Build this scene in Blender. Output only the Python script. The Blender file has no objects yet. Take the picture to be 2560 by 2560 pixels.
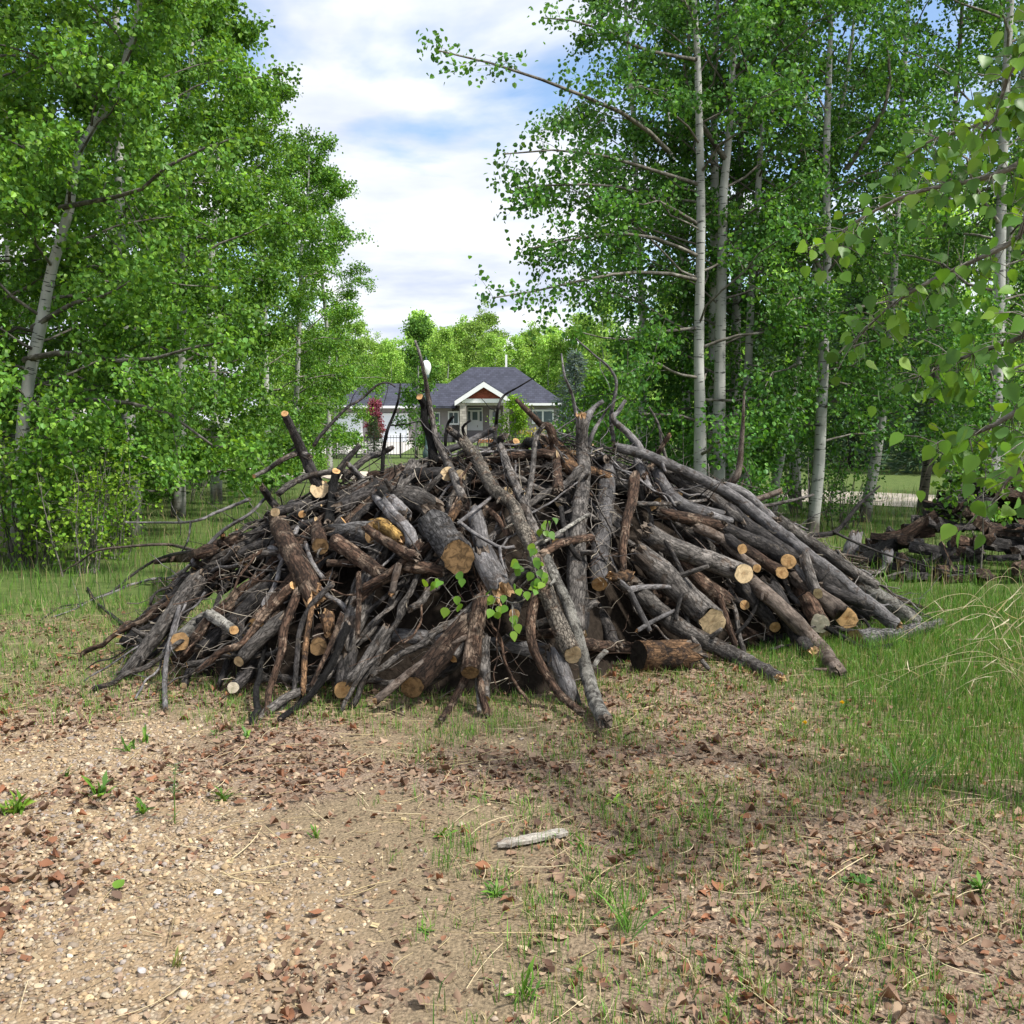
import bpy, math, random
import numpy as np
from mathutils import Vector

# ------------------------------------------------------------------ camera, world, sun, exposure
scene = bpy.context.scene
COL = scene.collection
F, CX, HOR, EYE = 2459.0, 1280.0, 1052.0, 1.6          # photograph: focal length in its pixels, centre, horizon row, eye height
PITCH = math.atan((1280.0 - HOR) / F)
cam_d = bpy.data.cameras.new('camera')
cam_d.sensor_fit = 'HORIZONTAL'; cam_d.sensor_width = 36.0; cam_d.lens = 36.0 * F / 2560.0
cam_d.clip_start = 0.05; cam_d.clip_end = 2000.0
cam = bpy.data.objects.new('camera', cam_d); COL.objects.link(cam)
cam.location = (0, 0, EYE); cam.rotation_euler = (math.pi / 2 - PITCH, 0, 0)
scene.camera = cam

SUN_AZ, SUN_EL = math.radians(116), math.radians(52)    # clockwise from +Y: from the viewer's right
world = bpy.data.worlds.new('World'); scene.world = world; world.use_nodes = True
wt = world.node_tree; wt.nodes.clear()
def wn(t, **k):
    n = wt.nodes.new(t)
    for a, b in k.items(): setattr(n, a, b)
    return n
sky = wn('ShaderNodeTexSky'); sky.sky_type = 'NISHITA'; sky.sun_disc = False
sky.sun_elevation = SUN_EL; sky.sun_rotation = SUN_AZ; sky.air_density = 1.0; sky.dust_density = 0.6; sky.ozone_density = 1.6
skyg = wn('ShaderNodeVectorMath', operation='SCALE'); skyg.inputs['Scale'].default_value = 0.14
tc = wn('ShaderNodeTexCoord'); sep = wn('ShaderNodeSeparateXYZ')
addz = wn('ShaderNodeMath', operation='ADD'); addz.inputs[1].default_value = 0.10
mx = wn('ShaderNodeMath', operation='MAXIMUM'); mx.inputs[1].default_value = 0.06
dv1 = wn('ShaderNodeMath', operation='DIVIDE'); dv2 = wn('ShaderNodeMath', operation='DIVIDE')
cmb = wn('ShaderNodeCombineXYZ'); cmb.inputs['Z'].default_value = 3.7
mp = wn('ShaderNodeMapping'); mp.inputs['Location'].default_value = (4.3, 1.9, 0); mp.inputs['Scale'].default_value = (1.0, 1.0, 1)
n1 = wn('ShaderNodeTexNoise'); n1.inputs['Scale'].default_value = 0.85; n1.inputs['Detail'].default_value = 7; n1.inputs['Roughness'].default_value = 0.52; n1.inputs['Distortion'].default_value = 0.25
n2 = wn('ShaderNodeTexNoise'); n2.inputs['Scale'].default_value = 1.5; n2.inputs['Detail'].default_value = 6; n2.inputs['Roughness'].default_value = 0.5
r1 = wn('ShaderNodeValToRGB'); r1.color_ramp.elements[0].position = 0.40; r1.color_ramp.elements[1].position = 0.485
r2 = wn('ShaderNodeValToRGB'); r2.color_ramp.elements[0].position = 0.34; r2.color_ramp.elements[1].position = 0.62
r2.color_ramp.elements[0].color = (0.43, 0.48, 0.60, 1); r2.color_ramp.elements[1].color = (0.74, 0.75, 0.77, 1)
mixc = wn('ShaderNodeMix', data_type='RGBA')
bg = wn('ShaderNodeBackground'); out = wn('ShaderNodeOutputWorld')
L = wt.links.new
L(tc.outputs['Generated'], sep.inputs[0]); L(sep.outputs['Z'], addz.inputs[0]); L(addz.outputs[0], mx.inputs[0])
L(sep.outputs['X'], dv1.inputs[0]); L(mx.outputs[0], dv1.inputs[1]); L(sep.outputs['Y'], dv2.inputs[0]); L(mx.outputs[0], dv2.inputs[1])
L(dv1.outputs[0], cmb.inputs['X']); L(dv2.outputs[0], cmb.inputs['Y']); L(cmb.outputs[0], mp.inputs[0])
L(mp.outputs[0], n1.inputs['Vector']); L(mp.outputs[0], n2.inputs['Vector'])
L(n1.outputs['Fac'], r1.inputs[0]); L(n2.outputs['Fac'], r2.inputs[0])
L(sky.outputs[0], skyg.inputs[0]); L(r1.outputs['Color'], mixc.inputs['Factor']); L(skyg.outputs[0], mixc.inputs['A']); L(r2.outputs['Color'], mixc.inputs['B'])
L(mixc.outputs['Result'], bg.inputs['Color']); bg.inputs['Strength'].default_value = 1.0
L(bg.outputs[0], out.inputs[0])

sun_d = bpy.data.lights.new('sun', 'SUN'); sun_d.energy = 4.2; sun_d.angle = math.radians(6); sun_d.color = (1.0, 0.95, 0.87)
sun = bpy.data.objects.new('sun', sun_d); COL.objects.link(sun); sun.location = (20, -15, 30)
SUNV = Vector((math.sin(SUN_AZ) * math.cos(SUN_EL), math.cos(SUN_AZ) * math.cos(SUN_EL), math.sin(SUN_EL)))
sun.rotation_euler = SUNV.to_track_quat('Z', 'Y').to_euler()

vs = scene.view_settings
vs.view_transform = 'Standard'; vs.look = 'None'; vs.gamma = 1.0; vs.use_curve_mapping = False
vs.exposure = 0.72
scene.cycles.max_bounces = 6; scene.cycles.diffuse_bounces = 3; scene.cycles.glossy_bounces = 2
scene.cycles.transmission_bounces = 4; scene.cycles.transparent_max_bounces = 4
scene.cycles.caustics_reflective = False; scene.cycles.caustics_refractive = False
scene.cycles.use_denoising = True

# ------------------------------------------------------------------ helpers
CP, SP = math.cos(PITCH), math.sin(PITCH)
def ray(px, py):
    u, v = (px - 1280.0) / F, (1280.0 - py) / F
    return np.array([u, CP + v * SP, -SP + v * CP])
CAMP = np.array([0.0, 0.0, EYE])
def at(px, py, Y):
    d = ray(px, py); return CAMP + d * (Y / d[1])
def atg(px, py):
    d = ray(px, py); return CAMP + d * (-EYE / d[2])

def hash3(i, j, k, seed):
    n = (i.astype(np.int64) * 73856093) ^ (j.astype(np.int64) * 19349663) ^ (k.astype(np.int64) * 83492791) ^ (seed * 2654435761)
    n = (n ^ (n >> 13)) * 1274126177 & 0x7fffffff
    n = (n ^ (n >> 16)) * 668265263 & 0x7fffffff
    return (n & 0xffff) / 65535.0
def vnoise(p, seed=0):
    p = np.asarray(p, float); i = np.floor(p).astype(int); f = p - i; f = f * f * (3 - 2 * f)
    r = 0
    for a in (0, 1):
        for b in (0, 1):
            for c in (0, 1):
                w = (f[..., 0] if a else 1 - f[..., 0]) * (f[..., 1] if b else 1 - f[..., 1]) * (f[..., 2] if c else 1 - f[..., 2])
                r = r + w * hash3(i[..., 0] + a, i[..., 1] + b, i[..., 2] + c, seed)
    return r * 2 - 1
def noise2(x, y, s, seed=0, oct=2):
    r = 0; a = 1.0; t = 0
    for o in range(oct):
        r = r + a * vnoise(np.stack([np.asarray(x) * s, np.asarray(y) * s, np.zeros_like(np.asarray(x, float)) + 0.37], -1), seed + o); t += a; a *= .5; s *= 2.1
    return r / t
def sm(x):
    x = np.clip(x, 0, 1); return x * x * (3 - 2 * x)

def mesh_np(name, V, faces, mats=(), smooth=True, col=None, vec=None, matidx=None):
    me = bpy.data.meshes.new(name)
    V = np.ascontiguousarray(V, np.float32); me.vertices.add(len(V)); me.vertices.foreach_set('co', V.ravel())
    faces = [np.asarray(f, np.int32) for f in faces if len(f)]
    lv = np.concatenate([f.ravel() for f in faces]); tot = np.concatenate([np.full(len(f), f.shape[1], np.int32) for f in faces])
    st = np.concatenate([[0], np.cumsum(tot)[:-1]]).astype(np.int32)
    me.loops.add(len(lv)); me.loops.foreach_set('vertex_index', lv)
    me.polygons.add(len(tot)); me.polygons.foreach_set('loop_start', st); me.polygons.foreach_set('loop_total', tot)
    me.polygons.foreach_set('use_smooth', np.full(len(tot), smooth))
    if matidx is not None: me.polygons.foreach_set('material_index', np.asarray(matidx, np.int32))
    if col is not None:
        c = np.ones((len(V), 4), np.float32); c[:, :3] = col
        me.attributes.new('Col', 'FLOAT_COLOR', 'POINT').data.foreach_set('color', c.ravel())
    if vec is not None:
        me.attributes.new('bco', 'FLOAT_VECTOR', 'POINT').data.foreach_set('vector', np.ascontiguousarray(vec, np.float32).ravel())
    for m in mats: me.materials.append(m)
    me.update(calc_edges=True)
    return me
def link(name, me, parent=None, loc=None, rotz=0.0, scale=None):
    o = bpy.data.objects.new(name, me); COL.objects.link(o)
    if parent is not None: o.parent = parent
    if loc is not None: o.location = [float(c) for c in loc]
    if rotz: o.rotation_euler = (0, 0, rotz)
    if scale is not None: o.scale = (scale,) * 3 if np.isscalar(scale) else tuple(scale)
    return o
def tag(o, label=None, cat=None, group=None, kind=None):
    if label: o['label'] = label
    if cat: o['category'] = cat
    if group: o['group'] = group
    if kind: o['kind'] = kind
    return o
def empty(name, loc, rotz=0.0, scale=None): return link(name, None, None, loc, rotz, scale)
class Acc:
    """collects vertices, faces and attributes of several shapes of ONE part"""
    def __init__(s): s.V = []; s.Q = []; s.T = []; s.C = []; s.B = []; s.n = 0
    def add(s, V, Q=None, T=None, C=None, B=None):
        if Q is not None and len(Q): s.Q.append(np.asarray(Q) + s.n)
        if T is not None and len(T): s.T.append(np.asarray(T) + s.n)
        s.V.append(np.asarray(V, float)); s.n += len(V)
        s.C.append(np.broadcast_to(np.asarray(C if C is not None else (1, 1, 1), float), (len(V), 3)))
        s.B.append(np.asarray(B if B is not None else V, float))
    def mesh(s, name, mats, smooth=True):
        return mesh_np(name, np.concatenate(s.V), [np.concatenate(x) for x in (s.Q, s.T) if x], mats, smooth, np.concatenate(s.C), np.concatenate(s.B))
def norm(a): return a / np.maximum(np.linalg.norm(a, axis=-1, keepdims=True), 1e-9)
def box(a, x0, x1, y0, y1, z0, z1, C=None):
    V = np.array([[x, y, z] for z in (z0, z1) for y in (y0, y1) for x in (x0, x1)], float)
    a.add(V, Q=[[0, 2, 3, 1], [4, 5, 7, 6], [0, 1, 5, 4], [2, 6, 7, 3], [0, 4, 6, 2], [1, 3, 7, 5]], C=C)
def boxpart(name, mat, parent, *b):
    a = Acc(); 
    for q in b: box(a, *q)
    return link(name, a.mesh(name, [mat], False), parent)
def smooth_path(P, R, step):
    """Catmull-Rom through the points, resampled about every step"""
    P = np.asarray(P, float); R = np.asarray(R, float); out = []; rr = []
    for i in range(len(P) - 1):
        p0, p1, p2, p3 = P[max(i - 1, 0)], P[i], P[i + 1], P[min(i + 2, len(P) - 1)]
        n = max(2, int(np.linalg.norm(p2 - p1) / step)); t = np.linspace(0, 1, n, endpoint=False)[:, None]
        out.append(0.5 * ((2 * p1) + (-p0 + p2) * t + (2 * p0 - 5 * p1 + 4 * p2 - p3) * t ** 2 + (-p0 + 3 * p1 - 3 * p2 + p3) * t ** 3))
        rr.append(R[i] + (R[i + 1] - R[i]) * t[:, 0])
    out.append(P[-1:]); rr.append(R[-1:])
    return np.concatenate(out), np.concatenate(rr)
def frames(P):
    T = np.gradient(P, axis=0); T = norm(T); U = np.zeros_like(P)
    a = np.array([0, 0, 1.0]) if abs(T[0, 2]) < .8 else np.array([1.0, 0, 0])
    u = a - T[0] * a.dot(T[0]); u /= np.linalg.norm(u)
    for i in range(len(P)):
        u = u - T[i] * u.dot(T[i]); u /= max(np.linalg.norm(u), 1e-9); U[i] = u
    return T, U, np.cross(T, U)
def tube(P, R, n=10, rough=0.0, seed=0, fine=6.0, lump=0.0):
    """one limb: rings round a path, radius roughened; returns V, Q, bark coordinates"""
    T, U, W = frames(P); K = len(P)
    a = np.arange(n) * 2 * np.pi / n; ca, sa = np.cos(a), np.sin(a)
    s = np.concatenate([[0], np.cumsum(np.linalg.norm(np.diff(P, axis=0), axis=1))])
    rad = np.repeat(R[:, None], n, 1)
    B = np.stack([rad * ca, rad * sa, np.repeat(s[:, None], n, 1)], -1)
    if rough or lump:
        q = B.copy(); q[..., 2] *= .45
        rm = max(R.mean(), 1e-4)
        d = rough * (vnoise(q / rm * fine * .35, seed) * .6 + vnoise(q / rm * fine, seed + 5) * .4) + lump * vnoise(B / rm * .55 + 3.1, seed + 9)
        rad = rad * (1 + d)
    V = P[:, None] + rad[..., None] * (ca[None, :, None] * U[:, None] + sa[None, :, None] * W[:, None])
    i = np.arange(K - 1)[:, None] * n; j = np.arange(n)[None]; j2 = (j + 1) % n
    Q = np.stack([i + j, i + j2, i + n + j2, i + n + j], -1).reshape(-1, 4)
    return V.reshape(-1, 3), Q, B.reshape(-1, 3)
def batch_tubes(P, R, n=3):
    """many thin limbs at once: P (B,K,3), R (B,K)"""
    P = np.asarray(P, float); Bn, K, _ = P.shape
    c = norm(P[:, -1] - P[:, 0]); ref = np.where(np.abs(c[:, 2:3]) < .85, np.array([[0, 0, 1.0]]), np.array([[1.0, 0, 0]]))
    U = norm(np.cross(c, ref)); W = np.cross(c, U)
    a = np.arange(n) * 2 * np.pi / n
    off = np.cos(a)[None, :, None] * U[:, None] + np.sin(a)[None, :, None] * W[:, None]
    V = P[:, :, None] + R[:, :, None, None] * off[:, None]
    base = (np.arange(Bn) * K * n)[:, None, None]; i = (np.arange(K - 1) * n)[None, :, None]; j = np.arange(n)[None, None]; j2 = (j + 1) % n
    Q = np.stack([base + i + j, base + i + j2, base + i + n + j2, base + i + n + j], -1).reshape(-1, 4)
    s = np.concatenate([np.zeros((Bn, 1)), np.cumsum(np.linalg.norm(np.diff(P, axis=1), axis=2), 1)], 1)
    Bc = np.zeros((Bn, K, n, 3)); Bc[..., 0] = R[:, :, None] * np.cos(a); Bc[..., 1] = R[:, :, None] * np.sin(a) + np.arange(Bn)[:, None, None] * .37; Bc[..., 2] = s[:, :, None]
    return V.reshape(-1, 3), Q, Bc.reshape(-1, 3)
def scatter(tv, tf, C, X, Yv, Z, S):
    """template tv placed at C with axes X, Y, Z (N,3) and scale S (N,) or (N,3)"""
    tv = np.asarray(tv, float); N = len(C); S = np.asarray(S, float)
    if S.ndim == 1: S = np.repeat(S[:, None], 3, 1)
    V = C[:, None] + (tv[None, :, 0:1] * S[:, None, 0:1]) * X[:, None] + (tv[None, :, 1:2] * S[:, None, 1:2]) * Yv[:, None] + (tv[None, :, 2:3] * S[:, None, 2:3]) * Z[:, None]
    Fc = [(np.asarray(f)[None] + (np.arange(N) * len(tv))[:, None, None]).reshape(-1, np.asarray(f).shape[1]) for f in tf]
    return V.reshape(-1, 3), Fc
def axes(Yd, Nh):
    Yd = norm(Yd); X = norm(np.cross(Yd, Nh)); return X, Yd, np.cross(X, Yd)

# ------------------------------------------------------------------ materials
def newmat(name):
    m = bpy.data.materials.new(name); m.use_nodes = True; nt = m.node_tree; nt.nodes.clear()
    def N(t, **k):
        n = nt.nodes.new(t)
        for a, b in k.items():
            if a in n.inputs and not hasattr(n, a): n.inputs[a].default_value = b
            else: setattr(n, a, b)
        return n
    o = N('ShaderNodeOutputMaterial')
    return m, N, nt.links.new, o
def setin(n, **k):
    for a, b in k.items(): n.inputs[a.replace('_', ' ')].default_value = b
def ramp(N, stops):
    r = N('ShaderNodeValToRGB'); e = r.color_ramp.elements
    while len(e) < len(stops): e.new(0.5)
    for i, (p, c) in enumerate(stops): e[i].position = p; e[i].color = (*c, 1) if len(c) == 3 else c
    return r
def g3(v): return (v, v, v)
def bark(name, dark, light, patch, scale=26.0, patch_amt=.5, crack=.7, bump=.6, rough=.85, flake=False):
    """bark in the limb's own coordinates: streaks along it, cracks, patches where it has come off"""
    m, N, L, o = newmat(name)
    at_ = N('ShaderNodeAttribute', attribute_name='bco'); oi = N('ShaderNodeObjectInfo')
    off = N('ShaderNodeVectorMath', operation='SCALE'); off.inputs[0].default_value = (13.1, 7.7, 29.0); L(oi.outputs['Random'], off.inputs['Scale'])
    ad = N('ShaderNodeVectorMath', operation='ADD'); L(at_.outputs['Vector'], ad.inputs[0]); L(off.outputs[0], ad.inputs[1])
    mp = N('ShaderNodeMapping'); mp.inputs['Scale'].default_value = (1, 1, .22); L(ad.outputs[0], mp.inputs[0])
    n1 = N('ShaderNodeTexNoise'); setin(n1, Scale=scale * 1.6, Detail=6.0, Roughness=.65); L(mp.outputs[0], n1.inputs['Vector'])
    n2 = N('ShaderNodeTexNoise'); setin(n2, Scale=scale * .38, Detail=4.0, Roughness=.6, Distortion=.6); L(ad.outputs[0], n2.inputs['Vector'])
    vo = N('ShaderNodeTexVoronoi', feature='DISTANCE_TO_EDGE'); setin(vo, Scale=scale * (2.0 if not flake else 2.3)); 
    mp2 = N('ShaderNodeMapping'); mp2.inputs['Scale'].default_value = (1, 1, .20 if not flake else .7)
    wob = N('ShaderNodeMix', data_type='RGBA', blend_type='LINEAR_LIGHT'); wob.inputs['Factor'].default_value = .03
    L(ad.outputs[0], wob.inputs['A']); L(n1.outputs['Color'], wob.inputs['B']); L(wob.outputs['Result'], mp2.inputs[0]); L(mp2.outputs[0], vo.inputs['Vector'])
    rc = ramp(N, [(.3, dark), (.72, light)]); L(n1.outputs['Fac'], rc.inputs[0])
    rp = ramp(N, [(.62 - patch_amt * .22, g3(0)), (.70 - patch_amt * .2, g3(1))]); L(n2.outputs['Fac'], rp.inputs[0])
    m1 = N('ShaderNodeMix', data_type='RGBA'); L(rp.outputs[0], m1.inputs['Factor']); L(rc.outputs[0], m1.inputs['A'])
    pm = N('ShaderNodeMix', data_type='RGBA', blend_type='MULTIPLY'); pm.inputs['Factor'].default_value = .7; pm.inputs['A'].default_value = (*patch, 1)
    rg = ramp(N, [(.3, g3(.45)), (.7, g3(1.15))]); L(n1.outputs['Fac'], rg.inputs[0]); L(rg.outputs[0], pm.inputs['B']); L(pm.outputs['Result'], m1.inputs['B'])
    rk = ramp(N, [(0.0, g3(1 - crack)), (.10, g3(1))]); L(vo.outputs['Distance'], rk.inputs[0])
    n5 = N('ShaderNodeTexNoise'); setin(n5, Scale=scale * .22, Detail=5.0, Roughness=.7); L(ad.outputs[0], n5.inputs['Vector']); r5 = ramp(N, [(.32, g3(.35)), (.62, g3(1.1))]); L(n5.outputs['Fac'], r5.inputs[0])
    m2 = N('ShaderNodeMix', data_type='RGBA', blend_type='MULTIPLY'); m2.inputs['Factor'].default_value = 1; L(m1.outputs['Result'], m2.inputs['A']); L(rk.outputs[0], m2.inputs['B'])
    br = N('ShaderNodeMapRange'); setin(br, To_Min=.6, To_Max=1.35); L(oi.outputs['Random'], br.inputs['Value'])
    m3 = N('ShaderNodeVectorMath', operation='SCALE'); m5 = N('ShaderNodeMix', data_type='RGBA', blend_type='MULTIPLY'); m5.inputs['Factor'].default_value = 1; L(m2.outputs['Result'], m5.inputs['A']); L(r5.outputs[0], m5.inputs['B']); L(m5.outputs['Result'], m3.inputs[0]); L(br.outputs[0], m3.inputs['Scale'])
    h = N('ShaderNodeMath', operation='MULTIPLY_ADD'); L(rk.outputs[0], h.inputs[0]); h.inputs[1].default_value = .8; L(n1.outputs['Fac'], h.inputs[2])
    h2 = N('ShaderNodeMath', operation='MULTIPLY_ADD'); L(rp.outputs[0], h2.inputs[0]); h2.inputs[1].default_value = -.45; L(h.outputs[0], h2.inputs[2])
    bp = N('ShaderNodeBump'); setin(bp, Strength=min(1.0, bump * 1.3), Distance=.016); L(h2.outputs[0], bp.inputs['Height'])
    p = N('ShaderNodeBsdfPrincipled'); setin(p, Roughness=rough); p.inputs['Specular IOR Level'].default_value = .25
    L(m3.outputs[0], p.inputs['Base Color']); L(bp.outputs[0], p.inputs['Normal']); L(p.outputs[0], o.inputs[0])
    return m
def cutwood(name, heart, sap, crackc, stain=.35):
    m, N, L, o = newmat(name)
    at_ = N('ShaderNodeAttribute', attribute_name='bco'); oi = N('ShaderNodeObjectInfo')
    off = N('ShaderNodeVectorMath', operation='SCALE'); off.inputs[0].default_value = (0, 0, 31.0); L(oi.outputs['Random'], off.inputs['Scale'])
    ad = N('ShaderNodeVectorMath', operation='ADD'); L(at_.outputs['Vector'], ad.inputs[0]); L(off.outputs[0], ad.inputs[1])
    n1 = N('ShaderNodeTexNoise'); setin(n1, Scale=38.0, Detail=5.0); L(ad.outputs[0], n1.inputs['Vector'])
    sx = N('ShaderNodeSeparateXYZ'); L(at_.outputs['Vector'], sx.inputs[0]); cx = N('ShaderNodeCombineXYZ'); L(sx.outputs[0], cx.inputs[0]); L(sx.outputs[1], cx.inputs[1])
    ln = N('ShaderNodeVectorMath', operation='LENGTH'); L(cx.outputs[0], ln.inputs[0])
    w1 = N('ShaderNodeMath', operation='MULTIPLY_ADD'); w1.inputs[1].default_value = 900.0; L(ln.outputs['Value'], w1.inputs[0])
    w0 = N('ShaderNodeMath', operation='MULTIPLY'); w0.inputs[1].default_value = 14.0; L(n1.outputs['Fac'], w0.inputs[0]); L(w0.outputs[0], w1.inputs[2])
    sn = N('ShaderNodeMath', operation='SINE'); L(w1.outputs[0], sn.inputs[0])
    rr = N('ShaderNodeMapRange'); setin(rr, From_Min=-1.0, To_Min=.8, To_Max=1.08); L(sn.outputs[0], rr.inputs['Value'])
    rad = ramp(N, [(0.0, heart), (.55, sap), (1.0, sap)]); ml = N('ShaderNodeMath', operation='MULTIPLY_ADD'); ml.inputs[1].default_value = 14.0; ml.inputs[2].default_value = -.35
    L(ln.outputs['Value'], ml.inputs[0]); adn = N('ShaderNodeMath', operation='ADD'); L(ml.outputs[0], adn.inputs[0]); L(n1.outputs['Fac'], adn.inputs[1]); L(adn.outputs[0], rad.inputs[0])
    n2 = N('ShaderNodeTexNoise'); setin(n2, Scale=24.0, Detail=4.0, Distortion=1.2); L(ad.outputs[0], n2.inputs['Vector'])
    rs = ramp(N, [(.44, g3(1)), (.62, g3(1 - stain))]); L(n2.outputs['Fac'], rs.inputs[0])
    vo = N('ShaderNodeTexVoronoi', feature='DISTANCE_TO_EDGE'); setin(vo, Scale=15.0); L(ad.outputs[0], vo.inputs['Vector'])
    rk = ramp(N, [(0.0, crackc), (.035, g3(1))]); L(vo.outputs['Distance'], rk.inputs[0])
    a = N('ShaderNodeMix', data_type='RGBA', blend_type='MULTIPLY'); a.inputs['Factor'].default_value = 1; L(rad.outputs[0], a.inputs['A']); L(rs.outputs[0], a.inputs['B'])
    b = N('ShaderNodeVectorMath', operation='SCALE'); L(a.outputs['Result'], b.inputs[0]); L(rr.outputs[0], b.inputs['Scale'])
    c = N('ShaderNodeMix', data_type='RGBA', blend_type='MULTIPLY'); c.inputs['Factor'].default_value = .3; L(b.outputs[0], c.inputs['A']); L(rk.outputs[0], c.inputs['B'])
    bp = N('ShaderNodeBump'); setin(bp, Strength=.5, Distance=.004); L(n1.outputs['Fac'], bp.inputs['Height'])
    p = N('ShaderNodeBsdfPrincipled'); setin(p, Roughness=.8); p.inputs['Specular IOR Level'].default_value = .2
    L(c.outputs['Result'], p.inputs['Base Color']); L(bp.outputs[0], p.inputs['Normal']); L(p.outputs[0], o.inputs[0])
    return m
def leafmat(name, trans=.35, tint=(1.25, 1.15, .55), rough=.45, spec=.35, gain=1.0):
    """thin leaf: its own colour per leaf, some light passes through"""
    m, N, L, o = newmat(name)
    a = N('ShaderNodeAttribute', attribute_name='Col'); oi = N('ShaderNodeObjectInfo')
    br = N('ShaderNodeMapRange'); setin(br, To_Min=.85 * gain, To_Max=1.15 * gain); L(oi.outputs['Random'], br.inputs['Value'])
    sc = N('ShaderNodeVectorMath', operation='SCALE'); L(a.outputs['Color'], sc.inputs[0]); L(br.outputs[0], sc.inputs['Scale'])
    p = N('ShaderNodeBsdfPrincipled'); setin(p, Roughness=rough); p.inputs['Specular IOR Level'].default_value = spec; L(sc.outputs[0], p.inputs['Base Color'])
    t = N('ShaderNodeBsdfTranslucent'); tv = N('ShaderNodeVectorMath', operation='MULTIPLY'); tv.inputs[1].default_value = tint; L(sc.outputs[0], tv.inputs[0]); L(tv.outputs[0], t.inputs[0])
    mx = N('ShaderNodeMixShader'); mx.inputs[0].default_value = trans; L(p.outputs[0], mx.inputs[1]); L(t.outputs[0], mx.inputs[2]); L(mx.outputs[0], o.inputs[0])
    return m
def plain(name, c, rough=.7, nscale=8.0, var=.15, spec=.3, metal=0.0, bump=0.0, coord='Object'):
    m, N, L, o = newmat(name)
    tcn = N('ShaderNodeTexCoord'); n = N('ShaderNodeTexNoise'); setin(n, Scale=nscale, Detail=5.0); L(tcn.outputs[coord], n.inputs['Vector'])
    r = ramp(N, [(.25, tuple(x * (1 - var) for x in c)), (.75, tuple(min(1, x * (1 + var)) for x in c))]); L(n.outputs['Fac'], r.inputs[0])
    p = N('ShaderNodeBsdfPrincipled'); setin(p, Roughness=rough, Metallic=metal); p.inputs['Specular IOR Level'].default_value = spec; L(r.outputs[0], p.inputs['Base Color'])
    if bump:
        b = N('ShaderNodeBump'); setin(b, Strength=bump, Distance=.02); L(n.outputs['Fac'], b.inputs['Height']); L(b.outputs[0], p.inputs['Normal'])
    L(p.outputs[0], o.inputs[0]); return m
def colmat(name, rough=.85, spec=.2, nscale=60.0, var=.25, bump=.3):
    """takes each piece's own colour, with grain"""
    m, N, L, o = newmat(name)
    a = N('ShaderNodeAttribute', attribute_name='Col'); g = N('ShaderNodeNewGeometry')
    n = N('ShaderNodeTexNoise'); setin(n, Scale=nscale, Detail=4.0); L(g.outputs['Position'], n.inputs['Vector'])
    r = N('ShaderNodeMapRange'); setin(r, From_Min=.3, From_Max=.7, To_Min=1 - var, To_Max=1 + var); L(n.outputs['Fac'], r.inputs['Value'])
    s = N('ShaderNodeVectorMath', operation='SCALE'); L(a.outputs['Color'], s.inputs[0]); L(r.outputs[0], s.inputs['Scale'])
    p = N('ShaderNodeBsdfPrincipled'); setin(p, Roughness=rough); p.inputs['Specular IOR Level'].default_value = spec; L(s.outputs[0], p.inputs['Base Color'])
    b = N('ShaderNodeBump'); setin(b, Strength=bump, Distance=.004); L(n.outputs['Fac'], b.inputs['Height']); L(b.outputs[0], p.inputs['Normal'])
    L(p.outputs[0], o.inputs[0]); return m
# ================================================================== ground
def gz(x, y):
    x = np.asarray(x, float); y = np.asarray(y, float)
    f = 1 - sm((np.hypot(x, y) - 12) / 5)
    return (0.03 * noise2(x, y, .55, 3) + 0.010 * noise2(x, y, 2.3, 8)) * f
def m_gravel(x, y):
    b = -0.2 - 0.42 * (y - 2.7) + .55 * noise2(x, y, .9, 21, 3)
    a = sm((b - x) / .55) * sm((5.45 + .35 * noise2(x, y, 1.1, 5) - y) / .5)
    bare = .55 * sm((.62 - np.hypot((x - .75) / 1.0, (y - 4.35) / .35)) / .4)      # the paler bare patch in front of the pile
    return np.maximum(a, bare)
def m_lush(x, y):
    """thick green grass"""
    right = sm((x - 1.1 - .45 * noise2(x, y, 1.2, 40, 3) - .32 * sm((4.6 - y) / 1.5)) / 1.1) * sm((y - 3.4 + .5 * noise2(x, y, .8, 33)) / 1.2)
    left = sm((-1.9 - x + .3 * noise2(x, y, 1.0, 60)) / .5) * sm((y - 5.6) / .8) * .45
    back = sm((y - 8.6) / 1.2)
    lane = sm((y - 6.6 + .8 * noise2(x, y, .6, 44)) / 2.0) * sm((-1.8 - x) / .8)
    return np.clip(np.maximum.reduce([right, left, back, lane]), 0, 1)
def m_sparse(x, y):
    """thin grass between the leaves"""
    a = sm((x - (-.35 - .25 * (y - 2.7)) + .4 * noise2(x, y, 1.3, 50, 3)) / .7) * sm(.62 + .9 * noise2(x, y, 2.0, 71, 3))
    ring = sm((y - 4.7 + .3 * noise2(x, y, 1.5, 73)) / .6) * .8
    return np.clip(np.maximum(a, ring), 0, 1)
def m_litter(x, y):
    n = noise2(x, y, 1.6, 90, 3)
    a = np.maximum(sm((n + .22) / .5), .8 * sm((x + .1) / .8))
    return np.clip(a * (1 - .65 * m_lush(x, y)), 0, 1)

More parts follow.
